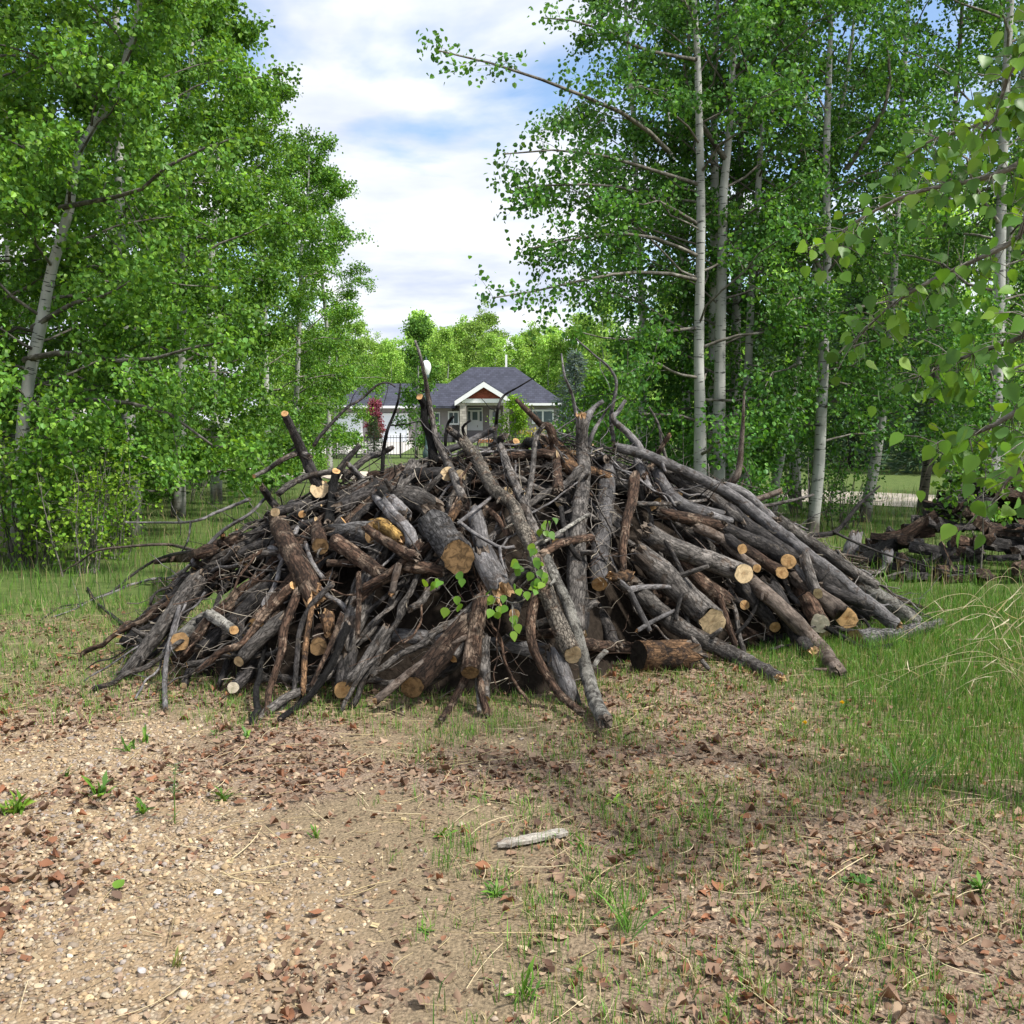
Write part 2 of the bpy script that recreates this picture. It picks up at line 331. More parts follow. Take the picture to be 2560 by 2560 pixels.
def axis_coords(lo, hi, fine_lo, fine_hi, step, growth):
    c = list(np.arange(fine_lo, fine_hi + 1e-6, step)); s = step; v = fine_hi
    while v < hi: s = min(s * growth, 25.0); v += s; c.append(v)
    s = step; v = fine_lo
    while v > lo: s = min(s * growth, 25.0); v -= s; c.insert(0, v)
    return np.array(c)
gx = axis_coords(-500, 500, -3.2, 3.8, .045, 1.09); gy = axis_coords(-40, 900, 2.0, 7.5, .045, 1.09)
X, Y = np.meshgrid(gx, gy); x, y = X.ravel(), Y.ravel()
Z = gz(x, y) + .006 * noise2(x, y, 9.0, 2) * (1 - sm((np.hypot(x, y) - 9) / 4))
W, H = len(gx), len(gy)
i = (np.arange(H - 1)[:, None] * W + np.arange(W - 1)[None]).ravel()
Qg = np.stack([i, i + 1, i + 1 + W, i + W], -1)
m, N, L, o = newmat('ground')
geo = N('ShaderNodeNewGeometry'); att = N('ShaderNodeAttribute', attribute_name='Col'); sp = N('ShaderNodeSeparateColor'); L(att.outputs['Color'], sp.inputs[0])
def nz(s, d=5.0, r=.6, dist=0.0):
    n = N('ShaderNodeTexNoise'); setin(n, Scale=s, Detail=d, Roughness=r, Distortion=dist); L(geo.outputs['Position'], n.inputs['Vector']); return n
nA, nB, nC = nz(90, 4), nz(9, 5), nz(1.6, 4)
vo = N('ShaderNodeTexVoronoi', feature='F1'); setin(vo, Scale=70.0, Randomness=1.0); L(geo.outputs['Position'], vo.inputs['Vector'])
dirt = ramp(N, [(.3, (.22, .155, .092)), (.7, (.42, .32, .205))]); L(nB.outputs['Fac'], dirt.inputs[0])
peb = ramp(N, [(.0, (.16, .11, .07)), (.35, (.37, .27, .165)), (.7, (.25, .2, .15)), (1.0, (.48, .4, .29))]); spc = N('ShaderNodeSeparateColor'); L(vo.outputs['Color'], spc.inputs[0]); L(spc.outputs[0], peb.inputs[0])
dk = ramp(N, [(.0, g3(1)), (.62, g3(.9)), (.95, g3(.4))]); vd = N('ShaderNodeMath', operation='MULTIPLY'); vd.inputs[1].default_value = 1.25; L(vo.outputs['Distance'], vd.inputs[0]); L(vd.outputs[0], dk.inputs[0])
pm = N('ShaderNodeMix', data_type='RGBA', blend_type='MULTIPLY'); pm.inputs['Factor'].default_value = 1; L(peb.outputs[0], pm.inputs['A']); L(dk.outputs[0], pm.inputs['B'])
pf = ramp(N, [(.42, g3(0)), (.55, g3(.9))]); L(nB.outputs['Fac'], pf.inputs[0])
grav = N('ShaderNodeMix', data_type='RGBA'); L(pf.outputs[0], grav.inputs['Factor']); L(dirt.outputs[0], grav.inputs['A']); L(pm.outputs['Result'], grav.inputs['B'])
lit = ramp(N, [(.28, (.09, .062, .046)), (.5, (.21, .155, .115)), (.72, (.36, .28, .215))]); L(nA.outputs['Fac'], lit.inputs[0])
soil = ramp(N, [(.3, (.11, .085, .055)), (.7, (.29, .225, .145))]); L(nA.outputs['Fac'], soil.inputs[0])
s1 = N('ShaderNodeMix', data_type='RGBA'); L(sp.outputs[2], s1.inputs['Factor']); L(soil.outputs[0], s1.inputs['A']); L(lit.outputs[0], s1.inputs['B'])
s2 = N('ShaderNodeMix', data_type='RGBA'); L(sp.outputs[0], s2.inputs['Factor']); L(s1.outputs['Result'], s2.inputs['A']); L(grav.outputs['Result'], s2.inputs['B'])
turf = ramp(N, [(.3, (.035, .07, .012)), (.55, (.07, .13, .022)), (.8, (.16, .17, .06))]); nt_ = nz(5, 6, .7); L(nt_.outputs['Fac'], turf.inputs[0])
s3 = N('ShaderNodeMix', data_type='RGBA'); L(sp.outputs[1], s3.inputs['Factor']); L(s2.outputs['Result'], s3.inputs['A']); L(turf.outputs[0], s3.inputs['B'])
hh = N('ShaderNodeMath', operation='MULTIPLY_ADD'); L(vo.outputs['Distance'], hh.inputs[0]); hh.inputs[1].default_value = -.8; L(nA.outputs['Fac'], hh.inputs[2])
bp = N('ShaderNodeBump'); setin(bp, Strength=.7, Distance=.012); L(hh.outputs[0], bp.inputs['Height'])
p = N('ShaderNodeBsdfPrincipled'); setin(p, Roughness=.9); p.inputs['Specular IOR Level'].default_value = .15
L(s3.outputs['Result'], p.inputs['Base Color']); L(bp.outputs[0], p.inputs['Normal']); L(p.outputs[0], o.inputs[0])
M_GROUND = m
gcol = np.stack([m_gravel(x, y), np.clip(m_lush(x, y) * .85 * sm((y - 3) / 4), 0, 1), m_litter(x, y)], -1)
tag(link('ground', mesh_np('ground', np.stack([x, y, Z], -1), [Qg], [M_GROUND], True, gcol)), kind='structure')

def in_view(x, y, margin=.7, near=1.9):
    return (y > near) & (np.abs(x) < y * .52 + margin)
def cand(rng, n, x0, x1, y0, y1):
    return rng.uniform(x0, x1, n), rng.uniform(y0, y1, n)

# ---- pebbles
rng = np.random.default_rng(5)
t = (1 + 5 ** .5) / 2
ico = norm(np.array([[-1, t, 0], [1, t, 0], [-1, -t, 0], [1, -t, 0], [0, -1, t], [0, 1, t], [0, -1, -t], [0, 1, -t], [t, 0, -1], [t, 0, 1], [-t, 0, -1], [-t, 0, 1]], float))
icof = np.array([[0, 11, 5], [0, 5, 1], [0, 1, 7], [0, 7, 10], [0, 10, 11], [1, 5, 9], [5, 11, 4], [11, 10, 2], [10, 7, 6], [7, 1, 8], [3, 9, 4], [3, 4, 2], [3, 2, 6], [3, 6, 8], [3, 8, 9], [4, 9, 5], [2, 4, 11], [6, 2, 10], [8, 6, 7], [9, 8, 1]])
icof = icof[ico[icof].mean(1)[:, 2] > -.45]
PEB_COL = np.array([[.40, .30, .19], [.37, .275, .17], [.44, .355, .24], [.31, .25, .19], [.34, .25, .16], [.47, .39, .28], [.29, .25, .22], [.39, .285, .165], [.25, .18, .125]])
def stones(px, py, size, rng, sink=.35, cols=None):
    n = len(px); az = rng.uniform(0, 6.28, n)
    X_ = np.stack([np.cos(az), np.sin(az), rng.normal(0, .15, n)], -1); Zv = norm(np.stack([rng.normal(0, .2, n), rng.normal(0, .2, n), np.ones(n)], -1))
    Yv = norm(np.cross(Zv, X_)); X_ = np.cross(Yv, Zv)
    S = size[:, None] * np.stack([rng.uniform(.8, 1.25, n), rng.uniform(.6, 1.0, n), rng.uniform(.35, .7, n)], -1)
    Cc = np.stack([px, py, gz(px, py) + S[:, 2] * (1 - sink * 1.6)], -1)
    V, Fc = scatter(ico, [icof], Cc, X_, Yv, Zv, S)
    V = V.reshape(n, 12, 3); V += rng.normal(0, .13, V.shape) * size[:, None, None]; V = V.reshape(-1, 3)
    c = PEB_COL[rng.integers(0, len(PEB_COL), n)] * rng.uniform(.65, 1.1, (n, 1)) if cols is None else cols
    return V, Fc, np.repeat(c, 12, 0)
px, py = cand(rng, 190000, -3.6, 3.0, 2.2, 6.2)
k = (rng.random(len(px)) < (m_gravel(px, py) * (.35 + .65 * sm(.5 + 1.4 * noise2(px, py, 1.3, 101, 3))) + .035) * np.clip(1.5 - py / 7, .25, 1) * .62) & in_view(px, py, .35)
px, py = px[k], py[k]
size = np.clip(rng.lognormal(math.log(.0058), .5, len(px)), .003, .017)
V, Fc, c = stones(px, py, size, rng)
M_STONE = colmat('pebble_stone', .8, .3, 140.0, .18, .25)
tag(link('gravel', mesh_np('gravel', V, Fc, [M_STONE], True, c)), 'tan gravel strewn over the bare dirt patch', 'gravel', kind='stuff')

# ---- dead leaves: curled, folded, brown
rng = np.random.default_rng(6)
def dl_template(curl, roll, tw):
    v = [(0, -.55, 0)]
    for y_, w_ in ((-.36, .26), (-.08, .42), (.22, .34)):
        for x_ in (-1, 0, 1): v.append((x_ * w_, y_, 0))
    v.append((0, .6, 0)); v = np.array(v, float)
    v[:, 2] = curl * np.abs(v[:, 0]) ** 1.6 * 2.2 + roll * v[:, 1] ** 2 + tw * v[:, 0] * v[:, 1] * 2
    v[:, 0] *= 1 - .5 * min(curl, 1) * np.abs(v[:, 0])
    return v
DLT = [dl_template(.35, .3, .2), dl_template(1.0, -.2, -.3), dl_template(-.5, .5, .4), dl_template(.7, .9, 0), dl_template(.1, .15, -.6)]
_r = lambda k: [1 + 3 * k + j for j in range(3)]
DLF = [np.array([[_r(k)[j], _r(k)[j + 1], _r(k + 1)[j + 1], _r(k + 1)[j]] for k in range(2) for j in range(2)]), np.array([[0, _r(0)[j + 1], _r(0)[j]] for j in range(2)] + [[_r(2)[j], _r(2)[j + 1], 10] for j in range(2)])]
DL = DLT[0]
STRAW0 = np.array([[.42, .34, .19], [.34, .27, .17], [.46, .38, .26]])
DCOL = np.array([[.21, .135, .090], [.16, .095, .062], [.26, .175, .120], [.31, .225, .155], [.22, .110, .065], [.19, .125, .090], [.24, .155, .105], [.11, .065, .045], [.30, .215, .150], [.34, .25, .17], [.25, .17, .115], [.26, .12, .065]])
def dead_leaves(px, py, size, rng, lift=.006):
    n = len(px); az = rng.uniform(0, 6.28, n)
    Yd = np.stack([np.cos(az), np.sin(az), rng.normal(0, .22, n)], -1); Nh = np.stack([rng.normal(0, .3, n), rng.normal(0, .3, n), np.where(rng.random(n) < .7, 1, -1)], -1)
    X_, Yv, Zv = axes(Yd, Nh)
    S = size[:, None] * np.stack([rng.uniform(.6, 1.15, n), np.ones(n), rng.uniform(.5, 1.5, n)], -1)
    Cc = np.stack([px, py, gz(px, py) + lift + rng.uniform(0, .010, n)], -1)
    kind = rng.integers(0, 5, n); T_ = np.stack(DLT)[kind]
    V = Cc[:, None] + (T_[..., 0:1] * S[:, None, 0:1]) * X_[:, None] + (T_[..., 1:2] * S[:, None, 1:2]) * Yv[:, None] + (T_[..., 2:3] * S[:, None, 2:3]) * Zv[:, None]
    V = V + rng.normal(0, .03, (n, len(DL), 3)) * size[:, None, None]
    Fc = [(f[None] + (np.arange(n) * len(DL))[:, None, None]).reshape(-1, f.shape[1]) for f in DLF]
    c = DCOL[rng.integers(0, len(DCOL), n)] * rng.uniform(.7, 1.25, (n, 1))
    return V.reshape(-1, 3), Fc, np.repeat(c, len(DL), 0)
px, py = cand(rng, 170000, -4.6, 4.6, 2.2, 8.4)
dens = m_litter(px, py) * .8 + .10
dens = dens * (1 - .72 * m_gravel(px, py) * (1 - sm((m_litter(px, py) - .75) / .2) * .8))
dens = dens * np.clip(1.5 - py / 9, .3, 1) * (1 - .6 * m_lush(px, py))
k = (rng.random(len(px)) < dens * .42) & in_view(px, py, .35)
px, py = px[k], py[k]
V, Fc, c = dead_leaves(px, py, np.clip(rng.lognormal(math.log(.025), .38, len(px)), .010, .055), rng)
M_DEAD = leafmat('dead_leaf', .12, (1.1, .9, .7), .7, .2)
tag(link('leaf_litter', mesh_np('leaf_litter', V, Fc, [M_DEAD], True, c)), 'brown curled dead leaves scattered on the dirt', 'dead leaves', kind='stuff')

# ---- crumbs of leaf, bark and stem between them
rng = np.random.default_rng(61)
px, py = cand(rng, 110000, -4.2, 4.2, 2.2, 7.6)
k = (rng.random(len(px)) < (.35 + .65 * m_litter(px, py)) * (1 - .55 * m_gravel(px, py)) * np.clip(1.6 - py / 6, .15, 1)) & in_view(px, py, .3)
px, py = px[k], py[k]; n = len(px); az = rng.uniform(0, 6.28, n)
X_, Yv, Zv = axes(np.stack([np.cos(az), np.sin(az), rng.normal(0, .3, n)], -1), np.stack([rng.normal(0, .45, n), rng.normal(0, .45, n), np.ones(n)], -1))
ln_ = np.clip(rng.lognormal(math.log(.009), .5, n), .003, .03); V, Fc = scatter(np.array([[-.5, -.5, 0], [.4, -.6, .1], [.5, .45, 0], [-.3, .6, .12]]), [np.array([[0, 1, 2, 3]])], np.stack([px, py, gz(px, py) + .005 + rng.uniform(0, .007, n)], -1), X_, Yv, Zv, np.stack([ln_ * rng.uniform(.15, .8, n), ln_, ln_], -1))
cc_ = np.concatenate([DCOL, STRAW0])[rng.integers(0, len(DCOL) + 3, n)] * rng.uniform(.6, 1.25, (n, 1))
tag(link('litter_crumbs', mesh_np('litter_crumbs', V, Fc, [M_DEAD], False, np.repeat(cc_, 4, 0))), 'fine crumbs of leaf and bark covering the ground', 'debris', kind='stuff')
# ---- grass
def blades(px, py, pz, h, w, rng, lean=.35, cols=None, leanv=None):
    n = len(px); az = rng.uniform(0, 6.28, n); side = np.stack([np.cos(az), np.sin(az), np.zeros(n)], -1)
    la = rng.uniform(0, 6.28, n); ln = np.stack([np.cos(la), np.sin(la), np.zeros(n)], -1) * (np.abs(rng.normal(0, lean, n)) * h)[:, None]
    if leanv is not None: ln = ln + leanv
    b = np.stack([px, py, pz], -1); up = np.array([0, 0, 1.0])
    m_ = b + up * (h * .55)[:, None] + ln * .3; t_ = b + up * (h * np.clip(1 - .3 * np.linalg.norm(ln, axis=1) / h, .45, 1))[:, None] + ln
    ws = side * w[:, None] * .5
    V = np.stack([b - ws, b + ws, m_ + ws * .8, m_ - ws * .8, t_], 1)
    base = (np.arange(n) * 5)[:, None]
    Q = base + np.array([[0, 1, 2, 3]]); T = base + np.array([[3, 2, 4]])
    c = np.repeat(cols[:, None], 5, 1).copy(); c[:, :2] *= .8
    return V.reshape(-1, 3), Q, T, c.reshape(-1, 3)
GREEN = np.array([[.095, .225, .03], [.075, .185, .03], [.125, .26, .035], [.16, .27, .05], [.065, .15, .03]])
STRAW = np.array([[.42, .34, .19], [.34, .27, .15], [.48, .40, .25], [.26, .2, .12]])
M_GRASS = leafmat('grass_blade', .3, (1.15, 1.15, .5), .5, .3)
def grass_obj(name, label, sets, mat=None):
    a = Acc()
    for V, Q, T, c in sets: a.add(V, Q, T, c)
    return tag(link(name, a.mesh(name, [mat or M_GRASS], False)), label, 'grass', kind='stuff')
def gcols(rng, n, straw=.1):
    g = GREEN[rng.integers(0, len(GREEN), n)] * rng.uniform(.7, 1.3, (n, 1))
    s = STRAW[rng.integers(0, len(STRAW), n)] * rng.uniform(.6, 1.1, (n, 1))
    return np.where((rng.random(n) < straw)[:, None], s, g)
rng = np.random.default_rng(7)
# thick strip on the near right and round the pile's foot
px, py = cand(rng, 150000, .6, 5.0, 2.6, 9.2)
k = (rng.random(len(px)) < m_lush(px, py) * np.clip(1.7 - py / 8, .35, 1) * .62) & in_view(px, py, .5)
px, py = px[k], py[k]; n = len(px)
hh_ = (.035 + .075 * rng.random(n)) * (1 + .5 * noise2(px, py, 1.5, 13)) * (.7 + .5 * m_lush(px, py))
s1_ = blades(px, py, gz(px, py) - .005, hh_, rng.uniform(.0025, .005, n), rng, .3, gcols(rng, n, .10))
grass_obj('long_grass', 'thick green grass along the shady side of the yard', [s1_])
# thin short grass between leaves; clumped
rng = np.random.default_rng(8)
tx, ty = cand(rng, 33000, -4.5, 3.6, 2.3, 8.6)
k = (rng.random(len(tx)) < m_sparse(tx, ty) * .75 * (1 - .75 * m_gravel(tx, ty)) * (.30 + .70 * sm(.5 + 1.3 * noise2(tx, ty, 1.7, 140, 3)))) & in_view(tx, ty, .4)
tx, ty = tx[k], ty[k]; nb = rng.integers(5, 16, len(tx))
px = np.repeat(tx, nb) + rng.normal(0, .028, nb.sum()); py = np.repeat(ty, nb) + rng.normal(0, .028, nb.sum()); n = len(px)
hs = np.repeat(rng.uniform(.03, .095, len(tx)), nb) * rng.uniform(.5, 1.2, n)
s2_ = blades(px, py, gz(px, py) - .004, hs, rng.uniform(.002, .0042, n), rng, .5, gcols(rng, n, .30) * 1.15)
grass_obj('sparse_grass', 'sparse short green blades coming up between the dead leaves', [s2_])
# left verge and the meadow behind the pile
rng = np.random.default_rng(9)
px, py = cand(rng, 120000, -9, 12, 5.6, 22)
k = (rng.random(len(px)) < np.where(py < 8.8, m_lush(px, py) * (px < -1.7) * .9, .55) * np.clip(1.4 - py / 22, .3, 1) * .6) & in_view(px, py, .6)
px, py = px[k], py[k]; n = len(px)
hb = np.where(py < 8.8, .05 + .10 * rng.random(n), .12 + .22 * rng.random(n)) * (1 + .4 * noise2(px, py, .8, 19))
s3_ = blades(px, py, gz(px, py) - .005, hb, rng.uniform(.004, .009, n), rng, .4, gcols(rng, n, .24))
grass_obj('meadow_grass', 'rough green and straw coloured grass growing under the trees', [s3_])
# straw lying flat
rng = np.random.default_rng(10)
px, py = cand(rng, 3600, -4.2, 3.6, 2.4, 8.0)
k = (rng.random(len(px)) < (.25 + .75 * sm(.3 + 1.5 * noise2(px, py, .8, 170, 3))) * (1 - .55 * m_gravel(px, py))) & in_view(px, py, .4)
px, py = px[k], py[k]; n = len(px)
az = rng.normal(0, .9, n); ln = rng.uniform(.05, .28, n); d = np.stack([np.cos(az), np.sin(az)], -1) * rng.choice([-1, 1], n)[:, None]
P0 = np.stack([px, py], -1); K_ = 5; ts = np.linspace(-.5, .5, K_)
cv = rng.normal(0, .18, n)
P_ = P0[:, None] + d[:, None] * (ts[None] * ln[:, None])[..., None] + np.stack([-d[:, 1], d[:, 0]], -1)[:, None] * (cv[:, None] * ln[:, None] * (ts[None] ** 2) * 2)[..., None]
P3 = np.concatenate([P_, (gz(P_[..., 0], P_[..., 1]) + .012 + rng.uniform(0, .014, (n, 1)) * np.ones((1, K_)))[..., None]], -1)
V, Q, B = batch_tubes(P3, np.repeat(rng.uniform(.0009, .0022, n)[:, None], K_, 1), 3)
a = Acc(); a.add(V, Q, C=np.repeat(STRAW[rng.integers(0, 4, n)] * rng.uniform(.8, 1.25, (n, 1)), K_ * 3, 0))
tag(link('straw', a.mesh('straw', [colmat('straw_stem', .7, .2, 200., .1, .1)])), 'pale dry grass stems lying on the ground', 'dry grass', kind='stuff')
# ================================================================== the road, house and garden beyond
def quad_strip(name, pts, width, zoff, mat):
    P = np.asarray(pts, float); T = norm(np.gradient(P, axis=0)); Nn = np.stack([-T[:, 1], T[:, 0]], -1)
    k = 8; rows = []
    for j in range(k + 1): rows.append(P + Nn * (width * (j / k - .5)))
    G = np.stack(rows, 1); V = np.concatenate([G, (gz(G[..., 0], G[..., 1]) + zoff + .03 * np.sin(np.linspace(0, np.pi, k + 1))[None])[..., None]], -1)
    n = k + 1; i = (np.arange(len(P) - 1)[:, None] * n + np.arange(k)[None]).ravel()
    return tag(link(name, mesh_np(name, V.reshape(-1, 3), [np.stack([i, i + n, i + n + 1, i + 1], -1)], [mat])), kind='structure')
rt = np.linspace(0, 1, 60); A_, B_ = np.array([-34, 39.0]), np.array([20., 13.2])
rp = A_ + (B_ - A_) * rt[:, None]; rp[:, 1] += 5.0 * np.sin(rt * np.pi) ** 2 - 1.5 * rt
quad_strip('road', rp, 3.4, .010, plain('road_gravel', (.50, .44, .37), .95, 6.0, .18, .1, bump=.3))
M_WALL = plain('stucco', (.30, .27, .275), .9, 3.0, .08)
M_WHITE = plain('white_trim', (.78, .79, .80), .6, 2.0, .03)
M_DOORW = plain('garage_door_paint', (.72, .76, .82), .5, 1.5, .03)
M_GLASS = plain('window_glass', (.10, .13, .15), .08, 1.0, .2, .6)
M_CONC = plain('concrete', (.42, .40, .37), .9, 2.0, .12)
def shingle(name, c, s):
    m, N, L, o = newmat(name); t = N('ShaderNodeTexCoord'); b = N('ShaderNodeTexBrick'); mp_ = N('ShaderNodeMapping'); mp_.inputs['Rotation'].default_value = (math.pi / 2, 0, 0)
    L(t.outputs['Object'], mp_.inputs[0]); L(mp_.outputs[0], b.inputs[0]); setin(b, Scale=s, Mortar_Size=.012, Color1=(*c, 1), Color2=(*[x * 1.5 for x in c], 1), Mortar=(*[x * .5 for x in c], 1))
    p = N('ShaderNodeBsdfPrincipled'); setin(p, Roughness=.9); p.inputs['Specular IOR Level'].default_value = .2; L(b.outputs[0], p.inputs['Base Color']); L(p.outputs[0], o.inputs[0]); return m
M_ROOF = shingle('roof_shingle', (.040, .043, .060), 1.6)
M_CEDAR = shingle('cedar_shake', (.20, .055, .035), 2.2)
M_LEDGE = shingle('ledge_stone', (.30, .28, .25), 1.3)
HY = 75.0
hx = lambda px, Y=HY: float(at(px, 1052, Y)[0])
hz = lambda py, Y=HY: float(at(1280, py, Y)[2])
def hip(name, mat, parent, x0, x1, y0, y1, ze, zr, rx0, rx1, ry):
    V = np.array([[x0, y0, ze], [x1, y0, ze], [x1, y1, ze], [x0, y1, ze], [rx0, ry, zr], [rx1, ry, zr]], float)
    lo = V[:4] - np.array([0, 0, .18]); a = Acc(); V = np.concatenate([V, lo])
    a.add(V, Q=[[0, 1, 5, 4], [2, 3, 4, 5], [6, 7, 1, 0], [7, 8, 2, 1], [8, 9, 3, 2], [9, 6, 0, 3], [9, 8, 7, 6]], T=[[1, 2, 5], [3, 0, 4]])
    return link(name, a.mesh(name, [mat], False), parent)
house = empty('bungalow', (0, 0, 0))
tag(house, 'grey bungalow with dark hip roof and red shingled gable over the porch', 'house')
e0 = hz(1013); gw = hz(1020)
boxpart('wall', M_WALL, house, (hx(1058), hx(1130), HY, HY + 9, 0, e0), (hx(1130), hx(1300), HY + 1.7, HY + 9, 0, e0), (hx(1300), hx(1398), HY, HY + 9, 0, e0))
boxpart('garage_wall', M_WALL, house, (hx(838), hx(1058), HY - .6, HY + 8.4, 0, gw))
hip('roof', M_ROOF, house, hx(1050), hx(1413), HY - .6, HY + 10, e0 + .15, 5.9, hx(1180, 80), hx(1287, 80), HY + 4.8)
hip('garage_roof', M_ROOF, house, hx(828), hx(1140), HY - 1.25, HY + 9, gw + .15, 4.55, hx(915, 79), hx(1150, 79), HY + 3.7)
boxpart('fascia', M_WHITE, house, (hx(828), hx(1046), HY - 1.29, HY - 1.25, gw - .03, gw + .15), (hx(1052), hx(1412), HY - .64, HY - .6, e0 - .03, e0 + .15))
# porch gable
gx0, gx1, ga = hx(1138, 73), hx(1286, 73), hx(1210, 73); gzb, gzt = hz(1001, 73), hz(955, 73); y0 = 72.8
def prism(x0, x1, xa, zb, zt, ya, yb, a):
    V = np.array([[x0, ya, zb], [x1, ya, zb], [xa, ya, zt], [x0, yb, zb], [x1, yb, zb], [xa, yb, zt]], float)
    a.add(V, Q=[[0, 3, 4, 1], [1, 4, 5, 2], [2, 5, 3, 0]], T=[[0, 1, 2], [5, 4, 3]])
a = Acc(); prism(gx0 + .75, gx1 - .75, ga, gzb + .12, gzt - .42, y0 + .02, y0 + .3, a); link('gable', a.mesh('gable', [M_CEDAR], False), house)
a = Acc(); prism(gx0 - .1, gx1 + .1, ga, gzb + .1, gzt + .12, y0 - .25, y0 + 5.5, a)
# roof of the porch as two slabs so the gable is open below
a = Acc()
for s, xe in ((-1, gx0), (1, gx1)):
    V = np.array([[ga, y0 - .35, gzt + .06], [xe, y0 - .35, gzb], [xe, y0 + 5.5, gzb], [ga, y0 + 5.5, gzt + .06]], float); V = np.concatenate([V, V - np.array([0, 0, .12])])
    a.add(V, Q=[[0, 1, 2, 3], [7, 6, 5, 4], [0, 4, 5, 1], [1, 5, 6, 2], [2, 6, 7, 3]])
link('porch_roof', a.mesh('porch_roof', [M_ROOF], False), house)
a = Acc()
for xe in (gx0, gx1):
    V = np.array([[ga, y0 - .4, gzt], [xe, y0 - .4, gzb - .06], [xe, y0 - .4, gzb - .40], [ga, y0 - .4, gzt - .40]], float); V = np.concatenate([V, V + np.array([0, .16, 0])])
    a.add(V, Q=[[0, 1, 2, 3], [7, 6, 5, 4], [0, 4, 5, 1], [1, 5, 6, 2], [2, 6, 7, 3]])
link('gable_trim', a.mesh('gable_trim', [M_WHITE], False), house)
boxpart('beam', M_WHITE, house, (gx0 + .5, gx1 - .5, y0 - .1, y0 + .25, gzb - .18, gzb + .12))
for pa, pb in ((1150, 1166), (1258, 1273)):
    boxpart('pillar', M_LEDGE, house, (hx(pa, 73), hx(pb, 73), y0 - .05, y0 + .45, .35, gzb - .18))
boxpart('porch_slab', M_CONC, house, (hx(1140, 73), hx(1285, 73), y0 - .3, HY + 1.7, 0, .35))
boxpart('step', plain('cedar_step', (.42, .17, .06), .7, 4, .2), house, (hx(1195, 72), hx(1255, 72), y0 - .9, y0 - .3, 0, .22))
dW = HY + 1.66
def opening(name, px0, px1, py0, py1, Y, panes, mat=M_WHITE, fr=.1):
    x0_, x1_, z0_, z1_ = hx(px0, Y), hx(px1, Y), hz(py1, Y), hz(py0, Y)
    f = boxpart(name, mat, house, (x0_, x1_, Y - .06, Y + .02, z0_, z1_))
    for (u0, u1, v0, v1) in panes:
        g = boxpart('pane', M_GLASS, f, (x0_ + (x1_ - x0_) * u0, x0_ + (x1_ - x0_) * u1, Y - .075, Y - .05, z0_ + (z1_ - z0_) * v0, z0_ + (z1_ - z0_) * v1))
    return f
d_ = opening('front_door', 1168, 1207, 1018, 1076, dW, [(.06, .2, .4, .82), (.8, .94, .4, .82), (.34, .66, .45, .8), (.08, .92, .88, .96)])
boxpart('handle', plain('brass', (.2, .16, .1), .4, 3, .1, .5, 1.0), d_, (hx(1193, dW), hx(1194.5, dW), dW - .12, dW - .06, 1.1, 1.25))
opening('window', 1223, 1252, 1024, 1064, dW, [(.3, .7, .12, .88)])
opening('window', 1120, 1148, 1028, 1062, HY - .02, [(.12, .46, .12, .88), (.54, .88, .12, .88)])
opening('window', 1085, 1100, 1030, 1062, HY - .02, [(.15, .85, .12, .88)])
opening('window', 1330, 1384, 1024, 1060, HY - .02, [(.06, .46, .12, .88), (.54, .94, .12, .88)])
for pa, pb in ((842, 902), (953, 1017)):
    x0_, x1_ = hx(pa, HY - .6), hx(pb, HY - .6); zt_ = hz(1038, HY - .6)
    fr = boxpart('garage_door', M_DOORW, house, (x0_, x1_, HY - .66, HY - .58, .02, zt_))
    boxpart('door_frame', M_WHITE, fr, (x0_ - .14, x0_, HY - .70, HY - .58, .02, zt_ + .14), (x1_, x1_ + .14, HY - .70, HY - .58, .02, zt_ + .14), (x0_, x1_, HY - .70, HY - .58, zt_, zt_ + .14))
    for q in range(3): boxpart('door_joint', M_WHITE, fr, (x0_, x1_, HY - .672, HY - .66, zt_ * (q + 1) / 4 - .012, zt_ * (q + 1) / 4 + .012))
boxpart('chimney', M_WHITE, house, (hx(1263, 80), hx(1268, 80), 80, 80.35, 5.4, 6.9))
boxpart('roof_vent', M_WHITE, house, (hx(1122, 76), hx(1128, 76), 76, 76.3, 3.35, 3.75))
tag(link('driveway', mesh_np('driveway', [[hx(820, 60), 47, .012], [hx(1060, 60), 47, .012], [hx(1060), HY - .6, .012], [hx(835), HY - .6, .012]], [[[0, 1, 2, 3]]], [M_CONC])), kind='structure')
# iron fence
M_IRON = plain('black_iron', (.02, .02, .022), .5, 3, .1, .5)
FY = 42.5; fence = empty('iron_fence', (0, FY, 0)); tag(fence, 'black iron picket fence along the far lawn before the bungalow', 'fence')
fx0, fx1 = hx(780, FY), hx(1560, FY)
boxpart('rail', M_IRON, fence, (fx0, fx1, -.015, .015, .14, .17)); boxpart('rail', M_IRON, fence, (fx0, fx1, -.015, .015, .86, .89))
for xq in np.arange(fx0, fx1, 1.9): boxpart('post', M_IRON, fence, (xq - .03, xq + .03, -.032, .032, 0, 1.08))
a = Acc()
for xq in np.arange(fx0, fx1, .125): box(a, xq - .007, xq + .007, -.007, .007, .08, .98)
tag(link('picket', a.mesh('picket', [M_IRON], False), fence), kind='stuff')
